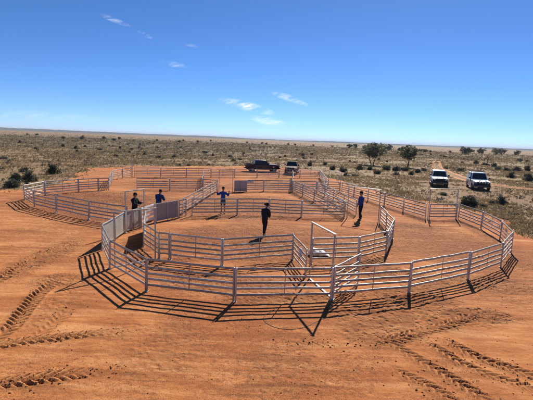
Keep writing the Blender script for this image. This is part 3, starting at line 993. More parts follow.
# steel picket outside the right pen
t = empty('star_picket', (16.6, 28.1, gz(16.6, 28.1)), R(20))
tag(t, 'lone steel picket standing in grass behind the right-hand corner of the yards', 'fence post')
bm = bmesh.new()
for k in range(3):
    a = k * 2 * math.pi / 3
    d = Vector((math.cos(a), math.sin(a), 0)); s = Vector((-d.y, d.x, 0))
    lo = [bm.verts.new(d * r + s * w + Vector((0, 0, -.06))) for r, w in ((0, -.004), (.032, -.003), (.032, .003), (0, .004))]
    hi = [bm.verts.new(v.co + Vector((0, 0, 1.02))) for v in lo]
    bm.faces.new(lo[::-1]); bm.faces.new(hi)
    for i in range(4):
        bm.faces.new((lo[i], lo[(i + 1) % 4], hi[(i + 1) % 4], hi[i]))
link('shaft', bm_mesh(bm, 'shaft', M['frame_steel']), t)
bm = bmesh.new()
lathe(bm, [(.034, .90), (.04, .905), (.04, .95), (.03, .975), (.012, .985)], 12)
link('cap', bm_mesh(bm, 'cap', M['frame_steel'], 40), t)

for (x, y, s, lb) in ((-10.2, 22.62, .065, 'pale stone at the foot of the left round pen, nearer the race'), (-13.02, 24.3, .055, 'pale stone at the foot of the left round pen, farther from the race')):
    o = link('stone', blob_mesh('stone', s * 1.2, s, s * .75, 'stone', x, 2, .3))
    o.location = (x, y, gz(x, y) + s * .4)
    tag(o, lb, 'stone', 'pale stones by the left pen')

# loose soil clods and dung pellets scattered over the bare earth
def scatter(name, n, mat, smin, smax, seed, pick, label, cat):
    r_ = np.random.default_rng(seed)
    bm = bmesh.new(); bmesh.ops.create_icosphere(bm, subdivisions=1, radius=1.0)
    bv = np.array([v.co for v in bm.verts]); bf = np.array([[v.index for v in f.verts] for f in bm.faces]); bm.free()
    xs, ys, k = pick(r_, n)
    sc_ = (smin + (smax - smin) * r_.random(len(xs)) ** 3.0) * k
    zs = ground_height(xs, ys)
    V = np.empty((len(xs), len(bv), 3))
    jit = 1 + r_.uniform(-.32, .32, (len(xs), len(bv)))
    ang_ = r_.uniform(0, 6.28, len(xs)); ca, sa = np.cos(ang_), np.sin(ang_)
    ax = r_.uniform(.7, 1.4, (len(xs), 3)) * np.array([1, 1, .65])
    L_ = bv[None] * jit[..., None] * ax[:, None, :] * sc_[:, None, None]
    V[..., 0] = L_[..., 0] * ca[:, None] - L_[..., 1] * sa[:, None] + xs[:, None]
    V[..., 1] = L_[..., 0] * sa[:, None] + L_[..., 1] * ca[:, None] + ys[:, None]
    V[..., 2] = L_[..., 2] + zs[:, None] + sc_[:, None] * .12
    Fc = bf[None] + (np.arange(len(xs)) * len(bv))[:, None, None]
    tag(link(name, fast_mesh(name, V.reshape(-1, 3), Fc.reshape(-1, 3), M[mat])), label, cat, kind='stuff')


def pick_front(r_, n):
    y = 6.4 + 16 * r_.random(n) ** 1.6
    x = (r_.random(n) * 2 - 1) * (y * .85 + 1)
    d = vnoise(x, y, 1.3, 33) + .5
    k = r_.random(n) < d ** 2 * 1.6
    return x[k], y[k], np.ones(k.sum())


def pick_track(r_, n):
    xs, ys = [], []
    for (pts, w, p_, dep) in TRACKS:
        m = int(n * dep / 9)
        ln = smooth_line(pts, 20)
        ii = r_.integers(0, len(ln), m)
        xs.append(np.array([ln[i].x for i in ii]) + r_.normal(0, w * .5, m)); ys.append(np.array([ln[i].y for i in ii]) + r_.normal(0, w * .5, m))
    x, y = np.concatenate(xs), np.concatenate(ys)
    return x, y, np.ones(len(x))


def pick_tramp(r_, n):
    xs, ys, ks = [], [], []
    for (cx, cy, rx_, ry_, am) in TRAMP:
        m = int(n * am / 16)
        if cy < 13: m = m // 3
        a = r_.uniform(0, 6.28, m); q = np.sqrt(r_.random(m)) * 1.1
        xs.append(cx + rx_ * q * np.cos(a)); ys.append(cy + ry_ * q * np.sin(a))
        ks.append(np.full(m, 1 + max(0, cy - 12) * .05))
    return np.concatenate(xs), np.concatenate(ys), np.concatenate(ks)


scatter('soil_clods', 4200, 'clod', .003, .02, 11, pick_front, 'small red soil clods strewn over the bare earth in front', 'soil clods')
scatter('track_clods', 2000, 'clod', .004, .028, 12, pick_track, 'crumbled red clods along the tyre tracks', 'soil clods')
def pick_rough(r_, n):
    x, y, k = pick_tramp(r_, n)
    s = y < 15
    return x[s], y[s], np.ones(s.sum())


scatter('soil_crumbs', 4500, 'clod', .003, .016, 14, pick_rough, 'churned red soil crumbs along the front fence', 'soil clods')
scatter('dung', 5200, 'dung', .003, .014, 13, pick_tramp, 'dark dung crumbs trampled into the pen floors', 'dung')


# ------------------------------------------------------------------ vehicles
def vehicle(name, label, loc, rz, paint, kind='wagon', cf=.72, cb=None, sf=.62, L=4.9, W=1.86, H=1.9, bull=True, rack=False, snorkel=False, spots=False, tray_mat='tray', group='parked four-wheel drives'):
    t = empty(name, (loc[0], loc[1], gz(*loc)), rz)
    tag(t, label, 'vehicle', group)
    hw = W / 2
    wr, tw = .385, .25
    xf, xr = L * .5 - .88, -L * .5 + 1.02
    belt, z_low = 1.18, .46
    x_front, x_back = L / 2 - .10, -L / 2 + .08
    cab_f = cf                     # base of the windscreen
    cab_b = x_back + .02 if kind == 'wagon' else (cb if cb is not None else -.82)
    body_b = x_back if kind == 'wagon' else cab_b - .02

    def arch(x):
        z = z_low
        for xw in (xf, xr):
            d = abs(x - xw)
            if d < .50: z = max(z, wr + math.sqrt(.25 - d * d))
        return min(z, belt - .16)

    def top(x):
        if x <= cab_f: return belt
        k = (x - cab_f) / (x_front - cab_f)
        return belt - .03 * k - .10 * k ** 6

    def half(x):
        k = max(0, (x - cab_f) / (x_front - cab_f)); kb = max(0, (x_back + .5 - x) / .5)
        return hw * (1 - .045 * k ** 2 - .05 * k ** 8 - .03 * kb ** 2)
    bm = bmesh.new()
    xs = sorted(set([body_b, cab_f, x_front, x_front - .05, x_front - .15] + [body_b + (x_front - body_b) * i / 44 for i in range(45)] +
                    [xw + s for xw in (xf, xr) for s in (-.499, -.47, .47, .499) if xw + s > body_b]))
    rings = []
    for x in xs:
        w, zt, zb = half(x), top(x), arch(x)
        zm = max(zb + .02, .80)
        rings.append([bm.verts.new((x, s * a, z)) for s, a, z in ((-1, w - .10, zb), (-1, w, zb + .015), (-1, w + .012, min(zm, zt - .13)), (-1, w - .015, zt - .09), (-1, w - .10, zt), (-1, .0, zt + (.025 if x > cab_f else 0)),
                      (1, w - .10, zt), (1, w - .015, zt - .09), (1, w + .012, min(zm, zt - .13)), (1, w, zb + .015), (1, w - .10, zb))])
    for a, b in zip(rings[:-1], rings[1:]):
        n = len(a)
        for k in range(n):
            bm.faces.new((a[k], a[(k + 1) % n], b[(k + 1) % n], b[k]))
    bm.faces.new(rings[0]); bm.faces.new(rings[-1][::-1])
    body = link('body', bm_mesh(bm, 'body', M[paint], 32), t)
    # cabin
    slope_f, slope_b = sf, (.14 if kind == 'wagon' else .10)
    yb, yt = hw - .045, hw - .20
    zt = H - .05
    bot = [(cab_f, -yb + .05), (cab_f - .12, -yb), (cab_b + .05, -yb), (cab_b, -yb + .06), (cab_b, yb - .06), (cab_b + .05, yb), (cab_f - .12, yb), (cab_f, yb - .05)]
    tp = [(cab_f - slope_f, -yt + .07), (cab_f - slope_f - .12, -yt), (cab_b + slope_b + .05, -yt), (cab_b + slope_b, -yt + .07), (cab_b + slope_b, yt - .07), (cab_b + slope_b + .05, yt), (cab_f - slope_f - .12, yt), (cab_f - slope_f, yt - .07)]
    bm = bmesh.new()
    A = [bm.verts.new((x, y, belt - .02)) for x, y in bot]
    B = [bm.verts.new((x, y, zt)) for x, y in tp]
    cx = sum(p[0] for p in tp) / 8
    C = [bm.verts.new((cx + (x - cx) * .95, y * .90, H - .012)) for x, y in tp]
    D = [bm.verts.new((cx + (x - cx) * .80, y * .66, H)) for x, y in tp]
    for P, Q in ((A, B), (B, C), (C, D)):
        for k in range(8):
            bm.faces.new((P[k], P[(k + 1) % 8], Q[(k + 1) % 8], Q[k]))
    bm.faces.new(D); bm.faces.new(A[::-1])
    link('cabin', bm_mesh(bm, 'cabin', M[paint], 28), t)

    def pane(nm, q, u0, u1, v0, v1, u0t=None, u1t=None):
        q = [Vector(v) for v in q]
        f = lambda u, v: (q[0] * (1 - u) + q[1] * u) * (1 - v) + (q[3] * (1 - u) + q[2] * u) * v
        c = [f(u0, v0), f(u1, v0), f(u1t if u1t is not None else u1, v1), f(u0t if u0t is not None else u0, v1)]
        n = (c[1] - c[0]).cross(c[3] - c[0]).normalized()
        if n.dot((c[0] + c[2]) / 2 - Vector((cx, 0, 1.4))) < 0: n = -n
        b_ = bmesh.new()
        lo = [b_.verts.new(p + n * .003) for p in c]; hi = [b_.verts.new(p + n * .012) for p in c]
        b_.faces.new(hi); b_.faces.new(lo[::-1])
        for k in range(4): b_.faces.new((lo[k], lo[(k + 1) % 4], hi[(k + 1) % 4], hi[k]))
        return link(nm, bm_mesh(b_, nm, M['glass']), t)
    P3 = lambda p, z: (p[0], p[1], z)
    z0 = belt - .02
    pane('windscreen', [P3(bot[0], z0), P3(bot[7], z0), P3(tp[7], zt), P3(tp[0], zt)], .03, .97, .12, .93)
    pane('rear_window', [P3(bot[3], z0), P3(bot[4], z0), P3(tp[4], zt), P3(tp[3], zt)], .08, .92, .22, .90)
    splits = [(.02, .34), (.37, .66), (.69, .97)] if kind == 'wagon' else [(.02, .50), (.54, .96)]
    for s in (1, 6):
        i0, i1 = (1, 2) if s == 1 else (6, 5)
        q = [P3(bot[i0], z0), P3(bot[i1], z0), P3(tp[i1], zt), P3(tp[i0], zt)]
        for (a, b) in splits:
            pane('side_window', q, a, b, .16, .90)
    # wheels
    def tyre_m():
        b_ = bmesh.new()
        lathe(b_, [(.20, -.10), (.30, -.125), (.36, -.118), (.385, -.09), (.385, .09), (.36, .118), (.30, .125), (.20, .10)], 28, 'Y')
        return bm_mesh(b_, 'tyre', M['tyre'], 40)
    def rim_m():
        b_ = bmesh.new()
        lathe(b_, [(.06, -.10), (.10, -.118), (.19, -.118), (.215, -.13), (.215, .13), (.19, .118), (.10, .118), (.06, .10)], 20, 'Y')
        return bm_mesh(b_, 'rim', M['rim'], 40)
    for x in (xf, xr):
        for s in (-1, 1):
            w = empty('wheel', (x, s * (hw - .09), wr - .015)); w.parent = t
            link('tyre', cached('tyre', tyre_m), w); link('rim', cached('rim', rim_m), w)
        b_ = bmesh.new(); tube(b_, [(x, -hw + .1, wr), (x, hw - .1, wr)], .05, 8)
        link('axle', bm_mesh(b_, 'axle', M['black'], 50), t)

    def part(nm, mat, fn, sm=40):
        b_ = bmesh.new(); fn(b_); return link(nm, bm_mesh(b_, nm, M[mat], sm), t)
    part('underbody', 'black', lambda b: box(b, x_back + .2, x_front - .2, -.40, .40, .34, .62, .03))
    part('grille', 'black', lambda b: [box(b, x_front - .03, x_front + .015, -.84, .84, .72, 1.04, .01)] + [box(b, x_front + .012, x_front + .026, -.5, .5, z, z + .012, .003) for z in (.86, .90, .94, .98)])
    part('front_bumper', 'black' if bull else 'chrome', lambda b: box(b, x_front - .05, x_front + .13, -hw + .04, hw - .04, .50, .72, .04))
    part('rear_bumper', 'black', lambda b: box(b, x_back - .10, x_back + .03, -hw + .06, hw - .06, .48, .64, .03))
    for s in (-1, 1):
        part('headlight', 'lamp', lambda b: box(b, x_front - .06, x_front + .028, s * .66 - .12, s * .66 + .12, .84, 1.0, .025))
        part('indicator', 'amber', lambda b: box(b, x_front - .07, x_front + .026, s * .825 - .03, s * .825 + .03, .85, .99, .01))
        part('tail_light', 'red', lambda b: box(b, x_back - .015, x_back + .03, s * (hw - .10) - .045, s * (hw - .10) + .045, .80, 1.08, .01))
        part('mirror', 'black', lambda b: [box(b, cab_f - .22, cab_f - .10, s * (hw + .12) - .09, s * (hw + .12) + .09, belt + .10, belt + .32, .03), box(b, cab_f - .18, cab_f - .14, s * (hw) - .05, s * (hw) + .05, belt + .16, belt + .20, .005)])
        part('door_handle', 'black', lambda b: [box(b, x_ - .07, x_ + .07, s * (hw + .008) - .018, s * (hw + .008) + .018, 1.0, 1.03, .006) for x_ in (-.25, -1.25 if kind == 'wagon' else -.78)])
        part('sill_step', 'black', lambda b: box(b, xr + .55, xf - .55, s * (hw - .02) - .07, s * (hw - .02) + .07, .40, .45, .012))
        # seams of the doors, slightly proud dark strips
        part('door_seam', 'black', lambda b: [box(b, x_ - .006, x_ + .006, s * (hw + .004) - .012, s * (hw + .004) + .012, .56, belt - .14, .002) for x_ in ((.62, -.36, -1.0) if kind == 'wagon' else (.62, -.12, -.78))])
    part('number_plate', 'plate', lambda b: box(b, x_front + .132, x_front + .142, .20 - .19, .20 + .19, .55, .66, .004))
    if bull:
        def bb(b):
            xb = x_front + .18
            tube(b, [(xb - .1, -.80, .70), (xb, -.78, .95), (xb, -.60, 1.06), (xb, .60, 1.06), (xb, .78, .95), (xb - .1, .80, .70)], .034, 8)
            for y in (-.36, .36): tube(b, [(xb - .02, y, .66), (xb, y, .95), (xb - .02, y, 1.20)], .034, 8)
            tube(b, [(xb - .02, -.36, 1.20), (xb - .02, .36, 1.20)], .034, 8)
            box(b, xb - .10, xb + .05, -.86, .86, .52, .74, .03)
        part('bull_bar', 'black', bb)
        part('aerial', 'black', lambda b: tube(b, [(x_front + .18, -.5, 1.0), (x_front + .16, -.5, 1.6), (x_front + .10, -.5, 2.1)], [.012, .008, .004], 6))
    if spots:
        for s in (-.3, 0, .3):
            o = part('spot_lamp', 'lamp', lambda b: lathe(b, [(.03, -.10), (.085, -.03), (.095, .02), (.09, .035), (.03, .04)], 16, 'Z', (0, 0, 0)))
            o.rotation_euler = (0, R(90), 0); o.location = (x_front + .21, s, .99)
    if snorkel:
        part('snorkel', 'black', lambda b: tube(b, [(cab_f + .25, -hw - .03, 1.0), (cab_f + .08, -hw - .05, 1.15), (cab_f - .40, -hw + .06, H - .1), (cab_f - .42, -hw + .06, H + .12), (cab_f - .30, -hw + .06, H + .16)], [.045, .045, .04, .045, .06], 8))
    if rack:
        def rk(b):
            x0, x1 = cab_f - slope_f - .25, cab_b + slope_b + .25
            y0 = yt - .08
            tube(b, [(x0, -y0, H + .14), (x1, -y0, H + .14), (x1, y0, H + .14), (x0, y0, H + .14)], .016, 6, closed=True)
            for i in range(7):
                x = x0 + (x1 - x0) * i / 6
                tube(b, [(x, -y0, H + .08), (x, y0, H + .08)], .012, 6)
            for x in (x0 - .1, (x0 + x1) / 2, x1 + .1):
                for s in (-1, 1): tube(b, [(x, s * y0, H - .03), (x, s * y0, H + .14)], .012, 6)
        part('roof_rack', 'black', rk)
    if kind in ('tub', 'tray'):
        x1, x0 = cab_b - .06, x_back - .05
        w = hw + (.03 if kind == 'tray' else -.01)
        zb_ = .86
        part('tray_floor', tray_mat, lambda b: box(b, x0, x1, -w, w, zb_, zb_ + .06, .01))
        sh = .34
        for s in (-1, 1):
            part('tray_side', tray_mat if kind == 'tray' else paint, lambda b: box(b, x0 + .04, x1, s * (w - .02) - .02, s * (w - .02) + .02, zb_ + .061, zb_ + sh, .01))
            part('mudguard', 'black', lambda b: tube(b, [(xr + .50 * math.cos(R(a)), s * (hw - .12), wr + .46 * math.sin(R(a))) for a in range(5, 180, 25)], .03, 6, .12))
        part('tailgate', tray_mat if kind == 'tray' else paint, lambda b: box(b, x0 - .005, x0 + .035, -w, w, zb_ + .061, zb_ + sh, .01))
        part('headboard', 'black', lambda b: [tube(b, [(x1 + .02, s * (w - .15), zb_), (x1 + .02, s * (w - .15), H - .06)], .022, 6) for s in (-1, 1)] + [tube(b, [(x1 + .02, -w + .15, z), (x1 + .02, w - .15, z)], .02, 6) for z in (H - .06, 1.5)])
        part('chassis', 'black', lambda b: [box(b, x0 + .1, x1 + .5, s * .45 - .04, s * .45 + .04, .58, zb_ - .001, .01) for s in (-1, 1)])
    return t


vehicle('utility_vehicle', 'dark dual-cab utility vehicle with open rear tray, parked side-on behind the yards', (-.95, 62.9), R(14), 'paint_dark', 'tub', cf=1.05, cb=-1.28, sf=.6, L=5.35, W=1.86, H=1.84, bull=True)
vehicle('utility_vehicle', 'dusty brown tray utility vehicle facing the yards, beside the dark one', (3.7, 60.9), R(-98), 'paint_brown', 'tray', L=5.0, W=1.84, H=1.86, bull=True)
vehicle('four_wheel_drive', 'white four-wheel drive parked nearest the track bend, facing the yards squarely', (22.0, 51.3), R(-109), 'paint_white', 'wagon', L=4.9, W=1.92, H=1.92, bull=True)
vehicle('four_wheel_drive', 'white four-wheel drive with dark bull bar and roof rack, rightmost and turned slightly', (26.0, 49.3), R(-107), 'paint_white', 'wagon', L=5.0, W=1.95, H=2.0, bull=True, rack=True, snorkel=True, spots=True)


# ------------------------------------------------------------------ people
BASE = dict(pelvis=(0, 0, .96), waist=(0, -.005, 1.10), chest=(0, .0, 1.30), collar=(0, .005, 1.44), neck=(0, -.01, 1.52), head=(0, -.03, 1.60),
            shL=(.185, 0, 1.41), elL=(.235, .03, 1.13), wrL=(.23, -.06, .90), haL=(.225, -.085, .82),
            shR=(-.185, 0, 1.41), elR=(-.235, .03, 1.13), wrR=(-.23, -.06, .90), haR=(-.225, -.085, .82),
            hiL=(.092, 0, .92), knL=(.10, -.02, .50), anL=(.105, .03, .09), toL=(.12, -.14, .035),
            hiR=(-.092, 0, .92), knR=(-.10, -.02, .50), anR=(-.105, .03, .09), toR=(-.12, -.14, .035))
RAD = dict(pelvis=(.155, .115), waist=(.14, .105), chest=(.165, .115), collar=(.11, .085), neck=(.058, .06), head=(.06, .065), sh=(.075, .075), el=(.047, .047), wr=(.032, .032), ha=(.038, .022),
           hi=(.098, .098), kn=(.062, .062), an=(.044, .044), to=(.042, .032))
BONES = [('pelvis', 'waist'), ('waist', 'chest'), ('chest', 'collar'), ('collar', 'neck'), ('neck', 'head')]
for _s in 'LR':
    BONES += [('chest' if False else 'collar', 'sh' + _s), ('sh' + _s, 'el' + _s), ('el' + _s, 'wr' + _s), ('wr' + _s, 'ha' + _s), ('pelvis', 'hi' + _s), ('hi' + _s, 'kn' + _s), ('kn' + _s, 'an' + _s), ('an' + _s, 'to' + _s)]


def skin_mesh(name, J, bones, mat, grow=0.0, over=None, extra=(), sub=2):
    """skin modifier over connected joints; extra = list of (points, radius) loose chains."""
    names = []
    for a, b in bones:
        for n in (a, b):
            if n not in names: names.append(n)
    verts = [J[n] for n in names]
    edges = [(names.index(a), names.index(b)) for a, b in bones]
    rad = []
    for n in names:
        r = over[n] if over and n in over else (RAD.get(n) or RAD[n[:2]])
        rad.append((r[0] + grow, r[1] + grow))
    roots = {0}
    for pts, rr in extra:
        k = len(verts); roots.add(k)
        for i, p in enumerate(pts):
            verts.append(p); r_ = rr * (1 - .18 * i); rad.append((r_, r_))
            if i: edges.append((k + i - 1, k + i))
    me = bpy.data.meshes.new(name + '_skeleton')
    me.from_pydata([tuple(v) for v in verts], edges, [])
    o = bpy.data.objects.new(name + '_skeleton', me); COL.objects.link(o)
    md = o.modifiers.new('skin', 'SKIN'); md.use_smooth_shade = True; md.branch_smoothing = .4
    # every island needs a root
    adj = {}
    for a, b in edges: adj.setdefault(a, []).append(b); adj.setdefault(b, []).append(a)
    seen = set()
    for i in range(len(verts)):
        sv_ = me.skin_vertices[0].data[i]
        sv_.radius = rad[i]
        sv_.use_root = False
    for i in range(len(verts)):
        if i in seen: continue
        me.skin_vertices[0].data[i].use_root = True
        st = [i]
        while st:
            q = st.pop()
            if q in seen: continue
            seen.add(q); st += adj.get(q, [])
    s2 = o.modifiers.new('sub', 'SUBSURF'); s2.levels = sub; s2.render_levels = sub
    dg = bpy.context.evaluated_depsgraph_get()
    dg.update()
    out = bpy.data.meshes.new_from_object(o.evaluated_get(dg))
    bpy.data.objects.remove(o)
    out.name = name
    if grow > 0 or name == 'boot':       # cloth folds
        from mathutils import noise as mn
        sd_ = len(mat) * 7.7 + J.get('pelvis', Vector((0, 0, 1))).z
        for v in out.vertices:
            n_ = mn.fractal(Vector((v.co.x * 9, v.co.y * 9, v.co.z * 13)) + Vector((sd_, 0, 0)), .9, 2, 3)
            v.co += v.normal * n_ * (.018 if grow > .02 else .011)
    out.materials.clear(); out.materials.append(M[mat])
    return out


def head_mesh(J, yaw, pitch_):
    bm = bmesh.new()
    bmesh.ops.create_uvsphere(bm, u_segments=20, v_segments=14, radius=1.0)
    for v in bm.verts:
        x, y, z = v.co
        w = .077 * (1 - .16 * max(0, -z)); d = .098; hh = .118
        fy = y * d
        if y < 0 and z < -.2: fy *= .96
        v.co = Vector((x * w, fy, z * hh))
    def bump(c, r, s):
        r_ = bmesh.ops.create_icosphere(bm, subdivisions=2, radius=r)
        for v in r_['verts']: v.co = Vector((v.co.x * s[0], v.co.y * s[1], v.co.z * s[2])) + Vector(c)
    bump((0, -.100, -.010), .016, (.8, 1.2, 1.7))       # nose
    bump((0, -.090, -.055), .02, (1.3, .5, .35))        # mouth
    bump((0, -.078, -.098), .026, (1.1, .8, .7))        # chin
    for s in (-1, 1):
        bump((s * .078, .008, -.005), .026, (.35, .8, 1.2))     # ears
        bump((s * .031, -.086, .012), .014, (1.1, .55, .7))     # eyes
        bump((s * .032, -.090, .034), .018, (1.2, .45, .35))    # brows
    rot = Matrix.Rotation(yaw, 4, 'Z') @ Matrix.Rotation(pitch_, 4, 'X')
    c = Vector(J['head']) + rot @ Vector((0, -.012, .055))
    bmesh.ops.transform(bm, matrix=Matrix.Translation(c) @ rot, verts=bm.verts[:])
    return bm, c, rot


def fingers(J, s):
    w, h = Vector(J['wr' + s]), Vector(J['ha' + s])
    d = (h - w).normalized()
    out_ = Vector((0, 0, 1)) if abs(d.z) < .7 else Vector((0, -1, 0))
    side = d.cross(out_).normalized()
    palm = side.cross(d).normalized()
    ch = []
    for k, ln in ((-1.5, .072), (-.5, .082), (.5, .078), (1.5, .062)):
        b0 = h + side * k * .019 - d * .01
        p1 = b0 + d * ln * .5 + palm * .006
        p2 = p1 + d * ln * .32 + palm * .016
        p3 = p2 + d * ln * .16 + palm * .020
        ch.append(([b0, p1, p2, p3], .0095))
    b0 = w.lerp(h, .55) - side * .03
    ch.append(([b0, b0 - side * .025 + d * .025, b0 - side * .034 + d * .055 + palm * .012], .011))
    return ch


def hat_mesh(wide=True, mat='hat'):
    bm = bmesh.new()
    seg = 28
    prof = [(.185, -.004), (.198, .004), (.180, .006), (.098, .008), (.094, .03), (.090, .085), (.075, .108), (.045, .104), (.012, .098)] if wide else [(.094, -.01), (.098, -.006), (.100, .02), (.094, .055), (.075, .085), (.04, .10), (.012, .104)]
    rings = []
    for r_, z in prof:
        ring = []
        for k in range(seg):
            a = 2 * math.pi * k / seg
            zz = z + (.018 * math.cos(2 * a) * (1 if r_ > .12 else 0) * -1 if wide else 0)
            x, y = r_ * math.cos(a) * .93, r_ * math.sin(a) * 1.08
            ring.append(bm.verts.new((x, y, zz)))
        rings.append(ring)
    for a, b in zip(rings[:-1], rings[1:]):
        for k in range(seg): bm.faces.new((a[k], a[(k + 1) % seg], b[(k + 1) % seg], b[k]))
    bm.faces.new(rings[-1]); bm.faces.new(rings[0][::-1])
    if not wide:   # cap peak
        pk = [bm.verts.new((.075 * math.sin(R(a)), -.085 - .085 * math.cos(R(a)), -.012 - .012 * math.cos(R(a)))) for a in range(-85, 86, 17)]
        pk2 = [bm.verts.new(v.co + Vector((0, 0, .007))) for v in pk]
        bm.faces.new(pk); bm.faces.new(pk2[::-1])
        for k in range(len(pk)):
            bm.faces.new((pk[k], pk[(k + 1) % len(pk)], pk2[(k + 1) % len(pk)], pk2[k]))
    return bm_mesh(bm, 'hat', M[mat], 50)


def person(label, loc, rz, pose, shirt, trousers, long_sleeves=True, hat='wide', hatmat='hat', yaw=0.0, tilt=0.0, scale=1.0, jacket=False, shorts=False):
    J = {k: Vector(v) for k, v in BASE.items()}
    for k, v in pose.items(): J[k] = Vector(v)
    t = empty('person', (loc[0], loc[1], gz(*loc) - .005), rz)
    t.scale = (scale,) * 3
    tag(t, label, 'person')
    body = skin_mesh('body', J, BONES, 'skin', 0, {'pelvis': (.12, .085), 'waist': (.105, .08), 'chest': (.12, .08), 'collar': (.08, .06), 'shL': (.055, .055), 'shR': (.055, .055), 'hiL': (.075, .075), 'hiR': (.075, .075), 'knL': (.05, .05), 'knR': (.05, .05)}, fingers(J, 'L') + fingers(J, 'R'))
    bm = bmesh.new(); bm.from_mesh(body)
    hb, hc, rot = head_mesh(J, yaw, tilt)
    tmp = bpy.data.meshes.new('head'); hb.to_mesh(tmp); hb.free()
    bm.from_mesh(tmp); bpy.data.meshes.remove(tmp)
    bm.to_mesh(body); bm.free()
    body.polygons.foreach_set('use_smooth', np.ones(len(body.polygons), dtype=bool))
    link('body', body, t)
    # shirt or jacket
    Js = dict(J); Js['hem'] = J['pelvis'] + Vector((0, 0, -.14 if jacket else -.08)); Js['collar2'] = J['collar'].lerp(J['neck'], .6)
    for s in 'LR':
        Js['wr' + s] = J['el' + s].lerp(J['wr' + s], .92)
    sb = [('hem', 'pelvis'), ('collar', 'collar2'), ('pelvis', 'waist'), ('waist', 'chest'), ('chest', 'collar')]
    for s in 'LR':
        sb += [('collar', 'sh' + s), ('sh' + s, 'el' + s)] + ([('el' + s, 'wr' + s)] if long_sleeves else [])
    if not long_sleeves:
        for s in 'LR': Js['el' + s] = J['sh' + s].lerp(J['el' + s], .72)
    link('jacket' if jacket else 'shirt', skin_mesh('shirt', Js, sb, shirt, .040 if jacket else .024, {'wrL': (.036, .036), 'wrR': (.036, .036), 'collar': (.105, .08), 'hem': (.15, .112), 'collar2': (.062, .062)}), t)
    Jt = dict(J); Jt['waist'] = J['waist'] + Vector((0, 0, .04))
    tb_ = [('waist', 'pelvis')]
    for s in 'LR':
        tb_ += [('pelvis', 'hi' + s), ('hi' + s, 'kn' + s)]
        if shorts:
            Jt['kn' + s] = J['hi' + s].lerp(J['kn' + s], .88)
        else:
            tb_.append(('kn' + s, 'an' + s)); Jt['an' + s] = J['an' + s] + Vector((0, 0, .02))
    link('shorts' if shorts else 'trousers', skin_mesh('trousers', Jt, tb_, trousers, .016, {'anL': (.062, .062), 'anR': (.062, .062), 'waist': (.115, .08), 'pelvis': (.14, .10)}), t)
    for s in 'LR':
        Jb = {'a': J['an' + s] + Vector((0, 0, .06)), 'b': J['an' + s] + Vector((0, 0, -.03)), 'c': J['to' + s]}
        me = skin_mesh('boot', Jb, [('a', 'b'), ('b', 'c')], 'leather', 0, {'a': (.055, .055), 'b': (.058, .055), 'c': (.052, .036)})
        link('boot', me, t)
    o = link('hair', None_hair(), t)
    o.matrix_local = Matrix.Translation(hc) @ rot
    if hat:
        o = link('hat', hat_mesh(hat == 'wide', hatmat), t)
        o.matrix_local = Matrix.Translation(hc + rot @ Vector((0, -.002, .058))) @ rot
    return t


def None_hair():
    bm = bmesh.new()
    bmesh.ops.create_uvsphere(bm, u_segments=20, v_segments=14, radius=1.0)
    kill = [v for v in bm.verts if v.co.z < -.35 or (v.co.y < -.35 and v.co.z < .45)]
    bmesh.ops.delete(bm, geom=kill, context='VERTS')
    for v in bm.verts:
        v.co = Vector((v.co.x * .083, v.co.y * .104 + .003, v.co.z * .124))
    bmesh.ops.solidify(bm, geom=bm.faces[:], thickness=.008)
    return bm_mesh(bm, 'hair', M['hair'], 60)


# rz = 0 faces the camera (-Y)
person('person in dark clothes with an outstretched arm, behind the pale race sheets', (-7.35, 22.0), R(75),
       {'elL': (.26, -.10, 1.17), 'wrL': (.22, -.34, 1.22), 'haL': (.21, -.42, 1.25), 'elR': (-.24, -.12, 1.16), 'wrR': (-.16, -.34, 1.15), 'haR': (-.14, -.42, 1.16)},
       'cloth_black', 'cloth_dark', hat='cap', jacket=True)
person('person in blue jacket and dark hat, leaning on the grey race sheets', (-6.55, 24.0), R(165),
       {'chest': (0, -.06, 1.28), 'collar': (0, -.10, 1.41), 'neck': (0, -.14, 1.48), 'head': (0, -.18, 1.55), 'shL': (.185, -.09, 1.38), 'shR': (-.185, -.09, 1.38),
        'elL': (.25, -.20, 1.14), 'wrL': (.16, -.38, 1.12), 'haL': (.10, -.44, 1.12), 'elR': (-.25, -.20, 1.14), 'wrR': (-.16, -.38, 1.12), 'haR': (-.10, -.44, 1.12)},
       'cloth_navy', 'cloth_dark', hat='cap', hatmat='hat', jacket=True, tilt=R(12))
person('person in royal blue shirt facing us with both hands raised, behind the back row', (-2.87, 26.15), R(5),
       {'shL': (.19, 0, 1.40), 'shR': (-.19, 0, 1.40), 'elL': (.34, -.08, 1.22), 'wrL': (.38, -.16, 1.46), 'haL': (.385, -.17, 1.54), 'elR': (-.35, -.06, 1.25), 'wrR': (-.39, -.13, 1.49), 'haR': (-.40, -.14, 1.57)},
       'cloth_blue', 'cloth_jean', hat='cap', shorts=True)
person('person dressed all in black with dark hat, walking across the inner pen', (-.05, 20.4), R(152),
       {'chest': (0, -.04, 1.29), 'collar': (0, -.09, 1.42), 'neck': (0, -.13, 1.48), 'head': (0, -.17, 1.55), 'shL': (.18, -.08, 1.38), 'shR': (-.18, -.08, 1.38),
        'elL': (.20, -.12, 1.11), 'wrL': (.13, -.26, 1.0), 'haL': (.10, -.33, .97), 'elR': (-.20, -.12, 1.11), 'wrR': (-.13, -.26, 1.0), 'haR': (-.10, -.33, .97),
        'knL': (.09, -.14, .50), 'anL': (.07, -.10, .09), 'toL': (.08, -.27, .035), 'knR': (-.08, .03, .50), 'anR': (-.06, .18, .10), 'toR': (-.07, .03, .035)},
       'cloth_black', 'cloth_black', hat='wide', tilt=R(22), jacket=True, scale=.97)
